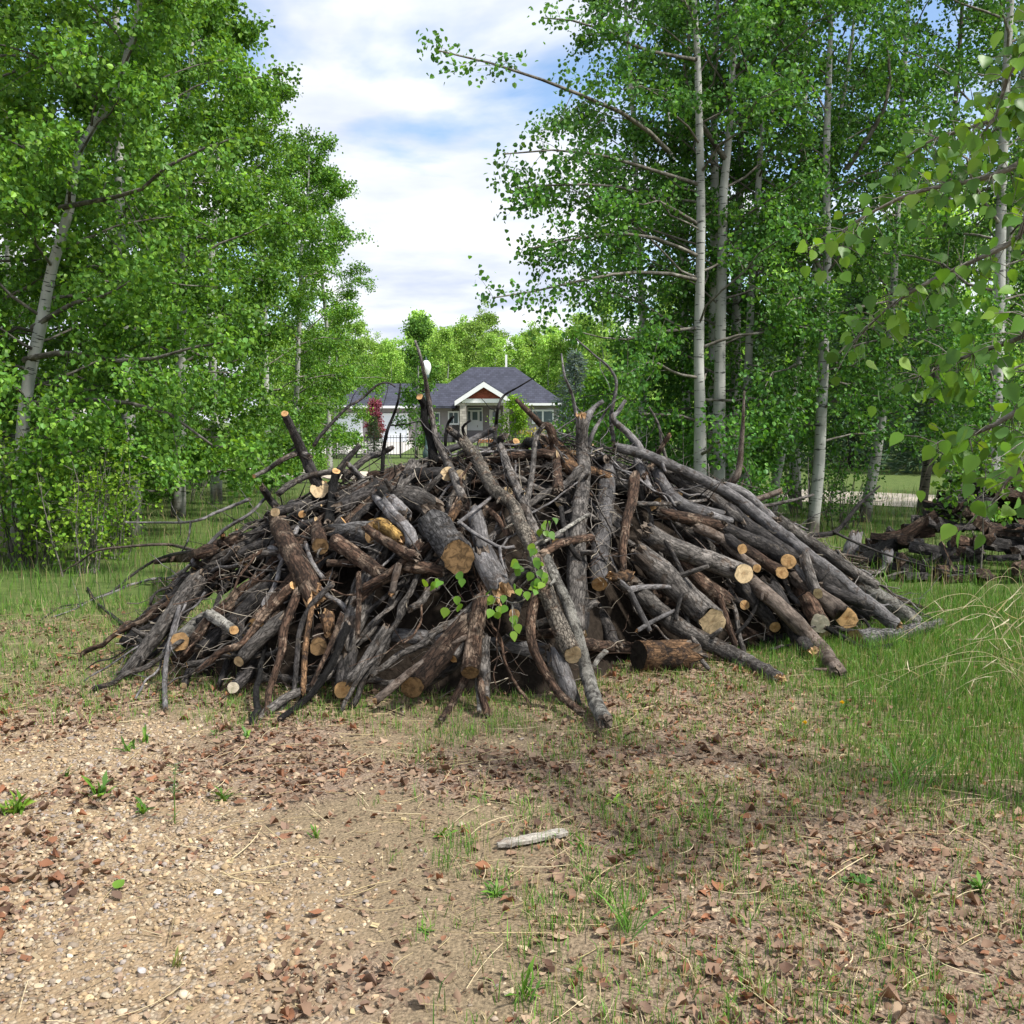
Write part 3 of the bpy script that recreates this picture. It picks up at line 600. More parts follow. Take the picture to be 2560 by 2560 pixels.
# street lamp
def lathe(prof, n=16):
    prof = np.asarray(prof, float); a_ = np.arange(n) * 2 * np.pi / n
    V = np.stack([prof[:, None, 0] * np.cos(a_), prof[:, None, 0] * np.sin(a_), np.repeat(prof[:, 1:2], n, 1)], -1).reshape(-1, 3)
    i = np.arange(len(prof) - 1)[:, None] * n; j = np.arange(n)[None]; j2 = (j + 1) % n
    return V, np.stack([i + j, i + j2, i + n + j2, i + n + j], -1).reshape(-1, 4)
lp = at(1067, 1143, 41.0); lamp = empty('street_lamp', (lp[0], 41.0, 0)); tag(lamp, 'green street lamp with a white acorn globe standing before the bungalow', 'street lamp')
M_POST = plain('painted_post', (.06, .10, .10), .5, 3, .1)
def lpart(name, prof, mat): V, Q = lathe(prof); return link(name, mesh_np(name, V, [Q], [mat]), lamp)
lpart('base', [(.0, 0), (.17, 0), (.16, .3), (.1, .5), (.07, .6)], M_POST)
lpart('pole', [(.06, .6), (.045, 3.3), (.045, 3.35)], M_POST)
lpart('lamp_holder', [(.05, 3.3), (.12, 3.38), (.13, 3.46), (.12, 3.5)], M_POST)
lpart('globe', [(.12, 3.5), (.19, 3.66), (.21, 3.82), (.17, 3.98), (.10, 4.06), (.02, 4.1)], plain('opal_glass', (.80, .82, .84), .25, 2, .03, .5))
lpart('finial', [(.05, 4.08), (.06, 4.12), (.02, 4.2), (.0, 4.26)], M_POST)
# ================================================================== trees
def aspen_bark(name, pale, dark, darkbase=.9):
    m, N, L, o = newmat(name)
    a = N('ShaderNodeAttribute', attribute_name='bco'); oi = N('ShaderNodeObjectInfo')
    off = N('ShaderNodeVectorMath', operation='SCALE'); off.inputs[0].default_value = (3, 5, 17.0); L(oi.outputs['Random'], off.inputs['Scale'])
    ad = N('ShaderNodeVectorMath', operation='ADD'); L(a.outputs['Vector'], ad.inputs[0]); L(off.outputs[0], ad.inputs[1])
    mp_ = N('ShaderNodeMapping'); mp_.inputs['Scale'].default_value = (7, 7, 42); L(ad.outputs[0], mp_.inputs[0])
    n1 = N('ShaderNodeTexNoise'); setin(n1, Scale=1.0, Detail=4.0); L(mp_.outputs[0], n1.inputs['Vector'])
    n2 = N('ShaderNodeTexNoise'); setin(n2, Scale=3.0, Detail=5.0); L(ad.outputs[0], n2.inputs['Vector'])
    n3 = N('ShaderNodeTexNoise'); setin(n3, Scale=30.0, Detail=4.0); mp3 = N('ShaderNodeMapping'); mp3.inputs['Scale'].default_value = (1, 1, .2); L(ad.outputs[0], mp3.inputs[0]); L(mp3.outputs[0], n3.inputs['Vector'])
    sc = ramp(N, [(.60, g3(1)), (.65, g3(.10))]); L(n1.outputs['Fac'], sc.inputs[0])
    pc = ramp(N, [(.3, tuple(x * .62 for x in pale)), (.7, pale)]); L(n2.outputs['Fac'], pc.inputs[0])
    mm = N('ShaderNodeMix', data_type='RGBA', blend_type='MULTIPLY'); mm.inputs['Factor'].default_value = 1; L(pc.outputs[0], mm.inputs['A']); L(sc.outputs[0], mm.inputs['B'])
    sz = N('ShaderNodeSeparateXYZ'); L(a.outputs['Vector'], sz.inputs[0])
    zz = N('ShaderNodeMath', operation='MULTIPLY_ADD'); zz.inputs[1].default_value = 1.1; L(n2.outputs['Fac'], zz.inputs[0]); zi = N('ShaderNodeMath', operation='MULTIPLY'); zi.inputs[1].default_value = -.9; L(sz.outputs['Z'], zi.inputs[0]); L(zi.outputs[0], zz.inputs[2])
    fb = ramp(N, [(.0, g3(0)), (.28, g3(darkbase))]); L(zz.outputs[0], fb.inputs[0])
    dc = ramp(N, [(.35, tuple(x * .35 for x in dark)), (.65, dark)]); L(n3.outputs['Fac'], dc.inputs[0])
    m2 = N('ShaderNodeMix', data_type='RGBA'); L(fb.outputs[0], m2.inputs['Factor']); L(mm.outputs['Result'], m2.inputs['A']); L(dc.outputs[0], m2.inputs['B'])
    bp = N('ShaderNodeBump'); setin(bp, Strength=.45, Distance=.015); L(n3.outputs['Fac'], bp.inputs['Height'])
    p = N('ShaderNodeBsdfPrincipled'); setin(p, Roughness=.75); p.inputs['Specular IOR Level'].default_value = .25; L(m2.outputs['Result'], p.inputs['Base Color']); L(bp.outputs[0], p.inputs['Normal']); L(p.outputs[0], o.inputs[0])
    return m
M_ASPEN = aspen_bark('aspen_bark', (.42, .43, .40), (.085, .07, .055))
M_DARKTRUNK = aspen_bark('dark_tree_bark', (.16, .14, .12), (.06, .05, .04))
M_LIMB = bark('limb_bark', (.09, .08, .065), (.27, .25, .21), (.34, .33, .29), 30, .5, .3, .3)
M_LEAF = leafmat('aspen_leaf', .38, (1.25, 1.15, .5), .5, .3, 1.0)
LT = np.array([[0, 0, 0], [.40, .22, .10], [.36, .62, .10], [0, 1.0, -.04], [-.36, .62, .10], [-.40, .22, .10]])
LTF = [np.array([[0, 1, 2, 3], [0, 3, 4, 5]])]
LG = np.array([[.10, .235, .028], [.135, .285, .032], [.08, .195, .03], [.18, .335, .04], [.105, .24, .045]])
def leaves_at(C, out_dir, size, rng, pal=LG, droop=.55):
    n = len(C)
    ax = norm(rng.normal(0, .7, (n, 3)) + out_dir * .35 + np.array([0, 0, -droop]))
    nh = norm(rng.normal(0, .8, (n, 3)) + np.array([0, 0, .45]))
    X_, Yv, Zv = axes(ax, nh)
    V, Fc = scatter(LT, LTF, C, X_, Yv, Zv, size * rng.uniform(.7, 1.25, n))
    c = pal[rng.integers(0, len(pal), n)] * rng.uniform(.72, 1.3, (n, 1))
    return V, Fc, np.repeat(c, len(LT), 0)
def gen_tree(seed, path, r0, prims=26, reach=2.2, low=.12, nsec=9, clumps=4, per=13, leaf=.055, lift=(.15, .9), prof=None, extra=(), pal=LG, bark_m=None, sides=10, limb_m=None, leaf_m=None, spread=.10, leafless=0, bias=None, inner=.22):
    """trunk along path (local coordinates), limbs, twigs and separate leaves; returns the three meshes"""
    rng = np.random.default_rng(seed); path = np.asarray(path, float)
    K = len(path); R = r0 * np.linspace(1, .16, K) ** .85; R[0] *= 1.35
    P, Rr = smooth_path(path, R, .3); V, Q, B = tube(P, Rr, sides, .07, seed, 3.0, .05)
    tm = mesh_np('trunk', V, [Q], [bark_m or M_ASPEN], True, None, B)
    s = np.concatenate([[0], np.cumsum(np.linalg.norm(np.diff(P, axis=0), axis=1))]); s /= s[-1]
    prof = prof or (lambda t: (.55 + .45 * np.sin(np.pi * np.clip((t - low) / (1 - low), 0, 1) ** .75)) * (1 - .62 * t ** 3))
    Kp = 7; u = np.linspace(0, 1, Kp)
    t = low + (1 - low) * (np.arange(prims) + rng.uniform(0, .8, prims)) / prims; t = np.clip(t, 0, .985)
    base = np.stack([np.interp(t, s, P[:, k]) for k in range(3)], -1)
    az = np.arange(prims) * 2.39996 + rng.normal(0, .5, prims)
    Lp = reach * prof(t) * rng.uniform(.65, 1.15, prims)
    hd = np.stack([np.cos(az), np.sin(az), np.zeros(prims)], -1)
    if bias is not None: Lp = Lp * (1 + .45 * (hd @ np.asarray(bias, float)))
    el = lift[0] + (lift[1] - lift[0]) * t + rng.normal(0, .14, prims)
    pp = base[:, None] + hd[:, None] * (Lp[:, None] * u)[..., None]
    pp[..., 2] += Lp[:, None] * (np.tan(el)[:, None] * u + .0 - (.18 + .1 * rng.random(prims))[:, None] * u ** 3)
    pp[:, 1:] += np.cumsum(rng.normal(0, .05, (prims, Kp - 1, 3)), 1) * (Lp[:, None, None] / 2)
    pr = (np.interp(t, s, Rr) * .27 * rng.uniform(.6, 1.15, prims))[:, None] * (1 - .85 * u)[None] + .004
    for e in extra:
        q, _ = smooth_path(e[0], np.ones(len(e[0])), .1); ii = np.linspace(0, len(q) - 1, Kp).round().astype(int)
        pp = np.concatenate([pp, q[ii][None]]); pr = np.concatenate([pr, (e[1] * (1 - .85 * u) + .004)[None]]); Lp = np.concatenate([Lp, [e[2] if len(e) > 2 else 1.6]])
    n = len(pp)
    a = Acc(); V, Q, B = batch_tubes(pp, pr, 5); a.add(V, Q, B=B)
    # secondary twigs
    us = rng.uniform(inner, 1.0, (n, nsec)); iu = np.clip((us * (Kp - 1)).astype(int), 0, Kp - 2); fr = us * (Kp - 1) - iu
    idx = np.arange(n)[:, None]; sb = pp[idx, iu] * (1 - fr[..., None]) + pp[idx, iu + 1] * fr[..., None]
    td = norm(pp[idx, iu + 1] - pp[idx, iu]); sd = norm(td * .75 + rng.normal(0, .62, td.shape) + np.array([0, 0, .12]))
    Ls = (.28 * Lp[:, None] * (1.15 - .55 * us) + .12) * rng.uniform(.6, 1.2, us.shape)
    w = np.linspace(0, 1, 4)
    sp_ = sb[:, :, None] + sd[:, :, None] * (Ls[..., None] * w)[..., None]; sp_[..., 2] -= (Ls[..., None] * .22 * w ** 2)
    sp_ = sp_.reshape(-1, 4, 3); Ls = Ls.ravel()
    V, Q, B = batch_tubes(sp_, np.clip(.010 * Ls[:, None], .003, .012) * (1 - .7 * w)[None], 3); a.add(V, Q, B=B)
    bm = a.mesh('branches', [limb_m or M_LIMB])
    keep = rng.random(len(sp_)) >= leafless
    sp_ = sp_[keep]; m_ = len(sp_)
    v = rng.uniform(.25, 1.08, (m_, clumps)); cc = sp_[:, 0][:, None] + (sp_[:, 3] - sp_[:, 0])[:, None] * v[..., None]; od = np.repeat(norm(sp_[:, 3] - sp_[:, 0])[:, None], clumps, 1)
    cc = cc.reshape(-1, 3); od = od.reshape(-1, 3)
    tips = pp[:, -1]; cc = np.concatenate([cc, tips]); od = np.concatenate([od, norm(pp[:, -1] - pp[:, -2])])
    cnt = rng.poisson(per, len(cc)); C = np.repeat(cc, cnt, 0) + rng.normal(0, spread, (cnt.sum(), 3)) * np.array([1, 1, .75]); O = np.repeat(od, cnt, 0)
    tone = np.repeat(rng.uniform(.70, 1.28, len(cc)), cnt)
    k = C[:, 2] > .25; C, O, tone = C[k], O[k], tone[k]
    V, Fc, col = leaves_at(C, O, leaf, rng, pal); col = col * np.repeat(tone, len(LT))[:, None]
    cm = mesh_np('crown', V, Fc, [leaf_m or M_LEAF], False, col)
    return tm, bm, cm
def plant_tree(name, meshes, loc, label, group=None, rotz=0.0, scale=1.0, cat='tree'):
    r = empty(name, loc, rotz, scale); tag(r, label, cat, group)
    for nm, me in zip(('trunk', 'branches', 'crown'), meshes): link(nm, me, r)
    return r
def straight(h, seed, lean=(0, 0), wob=.12, k=8):
    r = np.random.default_rng(seed); z = np.linspace(0, h, k); p = np.stack([lean[0] * z / h + np.cumsum(r.normal(0, wob, k)) * .5, lean[1] * z / h + np.cumsum(r.normal(0, wob, k)) * .5, z], -1); p[0, :2] = 0; p[1:, :2] -= p[1, :2] * .5; p[0, 2] = -.1; return p
def pxpath(pts, Y):
    """trunk drawn through picture points, all at one distance, made local to its foot"""
    P = np.array([at(a, b, Y) for a, b in pts]); foot = np.array([P[0, 0], Y, 0.0]); return P - foot, foot
# ---- left row -------------------------------------------------------------
tp = straight(9.5, 1); protA = gen_tree(11, tp, .10, 42, 2.1, .07, 10, 3, 27, .062)
protB = gen_tree(12, straight(10.5, 2, (.5, 0)), .11, 44, 2.25, .07, 10, 3, 27, .062)
protC = gen_tree(13, straight(8.2, 3, (-.3, .2)), .085, 40, 1.95, .05, 10, 3, 27, .062)
# the pale leaning trunk nearest on the left
pth = [(40, 1330), (60, 1033), (106, 795), (132, 663), (172, 530), (199, 371), (285, 238), (325, 106), (351, 0), (400, -180), (430, -420)]
lp_, ft = pxpath(pth, 11.2); lp_[0, 2] = -.1
ex = [(np.array([at(150, 520, 11.2), at(200, 510, 11.0), at(280, 495, 10.7), at(370, 465, 10.4), at(440, 400, 10.2), at(600, 340, 10.0)]) - ft, .03, 2.0),
      (np.array([at(210, 330, 11.2), at(150, 350, 11.0), at(80, 385, 10.8), at(0, 400, 10.5)]) - ft, .03, 1.5),
      (np.array([at(60, 900, 11.2), at(180, 880, 10.9), at(330, 905, 10.5), at(480, 870, 10.1), at(590, 850, 9.9)]) - ft, .034, 2.0),
      (np.array([at(60, 1010, 11.2), at(200, 1000, 10.8), at(340, 1010, 10.4), at(480, 1060, 10.1), at(560, 1140, 9.9), at(640, 1130, 9.8)]) - ft, .03, 2.0),
      (np.array([at(80, 820, 11.2), at(180, 760, 11), at(260, 740, 10.6), at(330, 700, 10.3)]) - ft, .03, 1.6)]
leaning = gen_tree(14, lp_, .075, 40, 2.1, .05, 10, 3, 27, .058, extra=ex)
plant_tree('aspen_tree', leaning, ft, 'leaning pale trunked aspen nearest on the left, behind the bright shrubs')
GL = 'aspens in the row left of the gap'
left = [(protB, -6.6, 12.4, .3, 1.0, 'aspen at the left edge of the photo, just behind the leaning trunk'),
        (protA, -5.25, 13.6, 2.1, 1.0, 'tall aspen whose crown cuts into the sky at upper left'),
        (protC, -5.6, 16.4, 4.0, 1.12, 'aspen in the left row behind the tall upper left crown'),
        (protB, -5.7, 18.9, 1.2, .86, 'aspen in the left row with a dark leaning foot above the grass verge'),
        (protA, -5.5, 22.0, 5.2, .93, 'aspen midway along the left row with a rounded crown'),
        (protC, -5.5, 25.2, 3.1, 1.0, 'aspen two thirds along the left row toward the house'),
        (protB, -5.3, 28.6, 4.4, .80, 'last aspen of the left row, nearest the road'),
        (protC, -8.6, 15.0, .9, 1.1, None), (protA, -9.3, 18.5, 3.7, 1.05, None), (protB, -9.0, 23.0, 2.6, .9, None), (protC, -9.6, 28.0, 5.6, 1.0, None), (protA, -11.5, 22, .2, 1.1, None), (protB, -8.0, 10.6, 1.9, .95, None), (protC, -7.6, 20.5, 5.0, .9, None)]
for me, x_, y_, rz, sc, lab in left:
    plant_tree('aspen_tree', me, (x_, y_, 0), lab or 'aspen deep in the thicket behind the left row', GL if lab else 'aspens deep in the left thicket', rz, sc)
# ---- right clump -----------------------------------------------------------
LGD = LG * np.array([.62, .74, .90])  # aspen greens darkened: shade on the right trees' near side put into colour
def pxtree(seed, pts, Y, r, label, extra_px=(), **kw):
    pp_, f_ = pxpath(pts, Y); pp_[0, 2] = -.1
    ex_ = [(np.array([at(a_, b_, y_) for a_, b_, y_ in e]) - f_, rr_, ln_) for e, rr_, ln_ in extra_px]
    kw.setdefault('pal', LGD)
    return plant_tree('aspen_tree', gen_tree(seed, pp_, r, extra=ex_, **kw), f_, label)
pxtree(21, [(1752, 1330), (1750, 1000), (1747, 900), (1752, 560), (1750, 373), (1745, 186), (1740, 70), (1730, -150), (1725, -450)], 12.6, .078,
       'straight white aspen in front of the trunk cluster, its long branches reaching over the gap',
       [([(1672, 380, 12.6), (1600, 310, 12.0), (1520, 265, 11.6), (1420, 225, 11.2), (1330, 190, 11.0), (1200, 150, 10.8), (1090, 125, 10.7)], .03, 1.5),
        ([(1745, 460, 12.6), (1550, 400, 12.0), (1480, 385, 11.6), (1380, 375, 11.3), (1260, 385, 11.1)], .025, 1.3),
        ([(1745, 560, 12.6), (1600, 480, 12.0), (1450, 460, 11.6), (1290, 470, 11.2)], .022, 1.3),
        ([(1745, 700, 12.6), (1640, 680, 12.2), (1500, 690, 11.6), (1380, 720, 11.3), (1230, 745, 11.0)], .025, 1.5),
        ([(1745, 640, 12.6), (1620, 590, 12.0), (1480, 590, 11.6), (1330, 620, 11.3)], .025, 1.4),
        ([(1745, 150, 12.6), (1600, 120, 12.0), (1480, 60, 11.7), (1360, 45, 11.5)], .025, 1.4),
        ([(1745, 820, 12.6), (1650, 830, 12.2), (1550, 850, 11.9), (1450, 830, 11.6)], .02, 1.2)],
       prims=38, reach=1.9, low=.08, nsec=10, clumps=3, per=17, inner=.34, bias=(-.35, -.2, 0))
pxtree(22, [(1795, 1330), (1800, 900), (1806, 620), (1808, 480), (1818, 390), (1831, 186), (1840, 0), (1855, -200), (1860, -450)], 13.2, .08,
       'white aspen trunk forking high in the trunk cluster above the pile', [([(1815, 400, 13.2), (1760, 320, 13.0), (1735, 260, 12.9), (1705, 150, 12.8), (1720, 50, 12.7)], .04, 1.2), ([(1840, 170, 13.2), (1900, 120, 13), (1960, 50, 12.8)], .03, 1.4)],
       prims=30, reach=1.9, low=.12, clumps=3, per=17, inner=.34)
pxtree(23, [(1786, 1330), (1784, 900), (1787, 500), (1785, 280), (1793, 0), (1800, -400)], 14.0, .085, 'slender white aspen between the two main trunks of the cluster', prims=26, reach=1.7, low=.15, clumps=3, per=16, inner=.34)
pxtree(24, [(1822, 1330), (1835, 1000), (1842, 750), (1846, 560), (1855, 300), (1870, 0), (1880, -300)], 14.6, .09, 'grey aspen behind the trunk cluster leaning a little to the right', prims=26, reach=2.0, low=.12, clumps=3, per=16, inner=.34)
pxtree(25, [(2025, 1345), (2034, 1300), (2046, 1177), (2057, 944), (2063, 750), (2068, 650), (2066, 400), (2074, 140), (2078, 30), (2085, -300)], 13.4, .095,
       'single white aspen trunk with a dark foot standing right of the pile', [([(2050, 850, 13.4), (2110, 920, 13.2), (2190, 870, 13.0)], .03, 1.2), ([(2056, 680, 13.4), (2005, 590, 13.2), (1960, 500, 13.0)], .03, 1.2), ([(2115, 425, 13.4), (2180, 330, 13.2), (2225, 220, 13.0), (2210, 60, 12.8)], .04, 1.5)],
       prims=34, reach=2.2, low=.16, nsec=10, clumps=3, per=17, inner=.34)
pxtree(26, [(1925, 1330), (1939, 1208), (1962, 1100), (1985, 960), (2012, 847), (2040, 650), (2080, 400), (2130, 100), (2150, -200)], 14.6, .075, 'thin white aspen leaning right beside the single trunk', prims=24, reach=1.9, low=.14, clumps=3, per=16, inner=.34)
pxtree(27, [(2160, 1300), (2168, 1254), (2188, 1157), (2205, 1040), (2218, 944), (2235, 700), (2250, 400), (2265, 100), (2280, -200)], 15.6, .10, 'aspen with a peeling trunk right of the single white trunk', prims=30, reach=2.2, low=.18, clumps=3, per=17, inner=.34)
pxtree(28, [(2295, 1300), (2302, 1285), (2319, 1157), (2335, 1000), (2345, 800), (2370, 500), (2400, 100), (2420, -200)], 16.4, .10, 'dark trunked tree leaning right beyond the split wood heap', bark_m=M_DARKTRUNK, prims=30, reach=2.2, low=.2, clumps=3, per=17, inner=.34)
pxtree(30, [(1722, 1330), (1716, 1000), (1712, 700), (1715, 400), (1722, 100), (1730, -200)], 15.6, .07, 'thin grey aspen just left of the trunk cluster, set back', prims=22, reach=1.7, low=.25, clumps=3, per=14, inner=.34)
pxtree(33, [(1862, 1330), (1868, 1000), (1880, 700), (1900, 400), (1915, 100), (1925, -200)], 13.8, .07, 'thin aspen just right of the trunk cluster', prims=22, reach=1.7, low=.25, clumps=3, per=14, inner=.34)
pxtree(29, [(1610, 1290), (1607, 1000), (1607, 792), (1595, 600), (1585, 330), (1565, 37), (1560, -200)], 15.2, .07, 'slim aspen at the left of the trunk cluster, half hidden by leaves', prims=28, reach=1.9, low=.08, clumps=3, per=16, inner=.34)
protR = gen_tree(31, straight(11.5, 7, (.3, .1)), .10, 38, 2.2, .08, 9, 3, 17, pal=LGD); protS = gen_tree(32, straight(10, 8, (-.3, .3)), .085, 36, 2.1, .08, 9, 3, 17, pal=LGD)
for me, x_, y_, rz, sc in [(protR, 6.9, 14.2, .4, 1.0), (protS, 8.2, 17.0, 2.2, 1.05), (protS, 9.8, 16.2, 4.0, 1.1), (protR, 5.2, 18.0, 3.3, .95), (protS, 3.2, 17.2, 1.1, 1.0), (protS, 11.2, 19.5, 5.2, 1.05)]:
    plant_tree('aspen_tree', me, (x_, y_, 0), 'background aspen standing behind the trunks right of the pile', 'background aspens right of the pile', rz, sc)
# low leafy undergrowth below the right trees and the bright shrubs on the left
def shrub(seed, h, reach, stems, leaf, pal, per=8, low=.15, prims=7):
    rng_ = np.random.default_rng(seed); A1 = Acc(); Cs = []; Os = []
    for s_ in range(stems):
        az = rng_.uniform(0, 6.28); rr = rng_.uniform(0, reach * .6); hh2 = h * rng_.uniform(.65, 1.1)
        b_ = np.array([rr * .6 * math.cos(az), rr * .6 * math.sin(az), -.03]); tpz = np.array([rr * 1.3 * math.cos(az), rr * 1.3 * math.sin(az), hh2])
        w = np.linspace(0, 1, 6)[:, None]; P_ = b_ + (tpz - b_) * w + rng_.normal(0, .03, (6, 3)) * w
        V, Q, B = batch_tubes(P_[None], (np.linspace(.010, .003, 6) * h / 1.2)[None], 4); A1.add(V, Q, B=B)
        for q in range(prims):
            tq = rng_.uniform(low, 1); b2 = b_ + (tpz - b_) * tq; d2 = norm(rng_.normal(0, 1, 3) + np.array([0, 0, .5])); l2 = reach * rng_.uniform(.2, .5)
            w2 = np.linspace(0, 1, 4)[:, None]; P2 = b2 + d2 * l2 * w2 - np.array([0, 0, .12]) * l2 * w2 ** 2
            V, Q, B = batch_tubes(P2[None], (np.linspace(.004, .0015, 4))[None], 3); A1.add(V, Q, B=B)
            nn = rng_.poisson(per); ww = rng_.uniform(.2, 1.1, nn)[:, None]; Cs.append(b2 + d2 * l2 * ww + rng_.normal(0, .05, (nn, 3))); Os.append(np.repeat(d2[None], nn, 0))
    C = np.concatenate(Cs); O = np.concatenate(Os); V, Fc, col = leaves_at(C, O, leaf, rng_, pal, .3)
    return A1.mesh('stems', [M_LIMB]), mesh_np('foliage', V, Fc, [M_LEAF], False, col)
def plant_shrub(name, meshes, loc, label, group=None, rotz=0., scale=1., cat='shrub'):
    r = empty(name, loc, rotz, scale); tag(r, label, cat, group)
    for nm, me in zip(('stems', 'foliage'), meshes): link(nm, me, r)
    return r
LY = np.array([[.18, .34, .03], [.22, .38, .035], [.14, .29, .03], [.26, .41, .045]])
sA = shrub(41, 1.25, .8, 16, .045, LY, 10); sB = shrub(42, 1.0, .7, 13, .042, LY, 9); sC = shrub(43, 1.3, .9, 14, .05, LGD, 9)
for me, px_, Y_, rz, sc, lab in [(sA, 60, 10.6, .2, 1.05, 'yellow green shrub at the left edge of the photo below the leaning trunk'), (sB, 190, 10.2, 1.5, 1.1, 'yellow green shrub second from the left edge beside the grass verge'),
                                 (sA, 265, 11.4, 3.0, .9, 'yellow green shrub nearest the grass lane left of the pile'), (sB, -40, 11.5, 4, 1.2, 'tall yellow green shrub half out of the photo at its left edge')]:
    c_ = at(px_, 1052, Y_); plant_shrub('leafy_shrub', me, (c_[0], Y_, 0), lab, 'yellow green shrubs by the left trees', rz, sc)
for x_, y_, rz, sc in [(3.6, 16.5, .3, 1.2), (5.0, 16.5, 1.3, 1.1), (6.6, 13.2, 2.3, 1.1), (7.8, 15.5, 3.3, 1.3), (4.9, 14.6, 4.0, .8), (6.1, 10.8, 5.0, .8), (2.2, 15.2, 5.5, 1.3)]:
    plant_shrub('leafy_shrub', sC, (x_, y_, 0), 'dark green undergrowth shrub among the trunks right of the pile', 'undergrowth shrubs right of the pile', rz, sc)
for x_, y_, rz, sc in [(-7.0, 15.5, .3, 1.2), (-6.6, 19.5, 1.3, 1.1), (-7.6, 24, 2.0, 1.4), (-8.3, 13.5, 2.0, 1.5), (-6.4, 13.0, 3.0, .9)]:
    plant_shrub('leafy_shrub', sC, (x_, y_, 0), 'dark undergrowth shrub in the shade under the left trees', 'undergrowth shrubs under the left trees', rz, sc)

# ---- far wood behind the house ---------------------------------------------
LF = np.array([[.30, .50, .09], [.35, .54, .11], [.26, .47, .09], [.38, .56, .14], [.32, .49, .15]])
M_FARLEAF = leafmat('far_leaf', .35, (1.2, 1.15, .5), .6, .2)
far = [gen_tree(51 + q, straight(11 + q * .7, 60 + q, wob=.2), .12, 36, 2.9 + .25 * q, .08, 7, 4, 9, leaf=.21, pal=LF * f_, sides=5, leaf_m=M_FARLEAF, spread=.28, lift=(.5, 1.0)) for q, f_ in enumerate((1.0, .9, 1.1, .8))]
rng = np.random.default_rng(77)
for row, Yr in enumerate((100, 107, 115, 124)):
    for x_ in np.arange(-34 - row * 4, 62 + row * 3, 2.7 + row * .3):
        y_ = Yr + rng.uniform(-3, 3); u_ = 1280 + x_ / y_ * F
        if not (700 < u_ < 2620): continue
        q = int(rng.integers(0, 4)); sc = rng.uniform(.72, 1.0) * (.92 if u_ < 1000 else 1.0)
        plant_tree('poplar_tree', far[q], (x_ + rng.uniform(-1, 1), y_, 0), 'bright spring green poplar in the far wood behind the bungalow', 'poplars in the far wood', rng.uniform(0, 6.28), sc)
# ---- garden trees and shrubs before the house --------------------------------
def conifer(seed, h, r, pal, tiers=16, per=26, needle=.09):
    rng_ = np.random.default_rng(seed); V, Q, B = tube(np.array([[0, 0, -.05], [0, 0, h * .5], [0, 0, h]]), np.array([.06, .035, .008]) * h / 3, 6)
    tm = mesh_np('trunk', V, [Q], [M_DARKTRUNK], True, None, B)
    P0, P1 = [], []
    for k_ in range(tiers):
        f = k_ / tiers; z = h * (.05 + .93 * f); rr = r * (1 - f) ** .85 + .03; nb = int(7 + 6 * (1 - f))
        for b_ in range(nb):
            az = b_ * 6.283 / nb + rng_.uniform(0, .6); l = rr * rng_.uniform(.75, 1.1); P0.append((0, 0, z)); P1.append((l * math.cos(az), l * math.sin(az), z - l * .12 + rng_.normal(0, .03) + l * .1 * f))
    P0, P1 = np.array(P0), np.array(P1); w = np.linspace(0, 1, 3)
    V, Q, B = batch_tubes(P0[:, None] + (P1 - P0)[:, None] * w[None, :, None], np.full((len(P0), 1), .008) * (1 - .7 * w)[None], 3)
    a_ = Acc(); a_.add(V, Q, B=B); bm = a_.mesh('branches', [M_LIMB])
    n = len(P0) * per; u = rng_.uniform(.15, 1.05, (len(P0), per, 1)); C = (P0[:, None] + (P1 - P0)[:, None] * u + rng_.normal(0, .035, (len(P0), per, 3)) * (h / 2)).reshape(-1, 3)
    d = np.repeat(norm(P1 - P0), per, 0) + rng_.normal(0, .5, (n, 3)); X_, Yv, Zv = axes(d, rng_.normal(0, 1, (n, 3)))
    NT = np.array([[0, 0, 0], [.12, .4, .02], [0, 1, 0], [-.12, .4, .02]]); V, Fc = scatter(NT, [np.array([[0, 1, 2, 3]])], C, X_, Yv, Zv, needle * rng_.uniform(.7, 1.3, n) * h / 2)
    cm = mesh_np('crown', V, Fc, [M_FARLEAF], False, np.repeat(pal[rng_.integers(0, len(pal), n)] * rng_.uniform(.7, 1.3, (n, 1)), 4, 0))
    return tm, bm, cm
SPG = np.array([[.035, .075, .03], [.045, .095, .035], [.06, .11, .045]]); SPB = np.array([[.13, .18, .18], [.10, .15, .15], [.17, .22, .22]])
con = conifer(61, 2.0, .75, SPG); conb = conifer(62, 4.2, 1.35, SPB, 22); conl = conifer(63, 7.0, 2.0, SPG * .9 + SPB * .25, 26)
def pp(px, Y): return (float(at(px, 1052, Y)[0]), Y, 0)
plant_tree('spruce_tree', con, pp(840, 41.5), 'small spruce before the far fence, left of the red leaved tree', scale=.75)
plant_tree('spruce_tree', con, pp(934, 43.8), 'small spruce behind the fence under the red leaved tree', scale=.95)
plant_tree('spruce_tree', conb, pp(1438, 36), 'blue grey spruce right of the bungalow above the pile')
plant_tree('spruce_tree', conl, pp(2130, 34), 'big spruce across the road, seen through the trunks right of the pile')
plant_tree('spruce_tree', conl, pp(2330, 30), 'big spruce across the road beyond the split wood heap', rotz=1.0, scale=.9)
plant_tree('spruce_tree', conl, pp(1905, 38), 'big spruce across the road just right of the trunk cluster', rotz=2.0, scale=.8)
LR = np.array([[.24, .06, .10], [.19, .05, .08], [.29, .09, .13]])
plant_tree('cherry_tree', gen_tree(65, straight(2.5, 15, wob=.03), .035, 22, .45, .35, 6, 3, 7, leaf=.085, pal=LR, sides=6, spread=.08, leaf_m=M_FARLEAF, lift=(.3, .5)), pp(937, 46), 'crimson leaved young tree before the garage doors')
LM = np.array([[.09, .21, .035], [.12, .25, .04], [.07, .17, .03]])
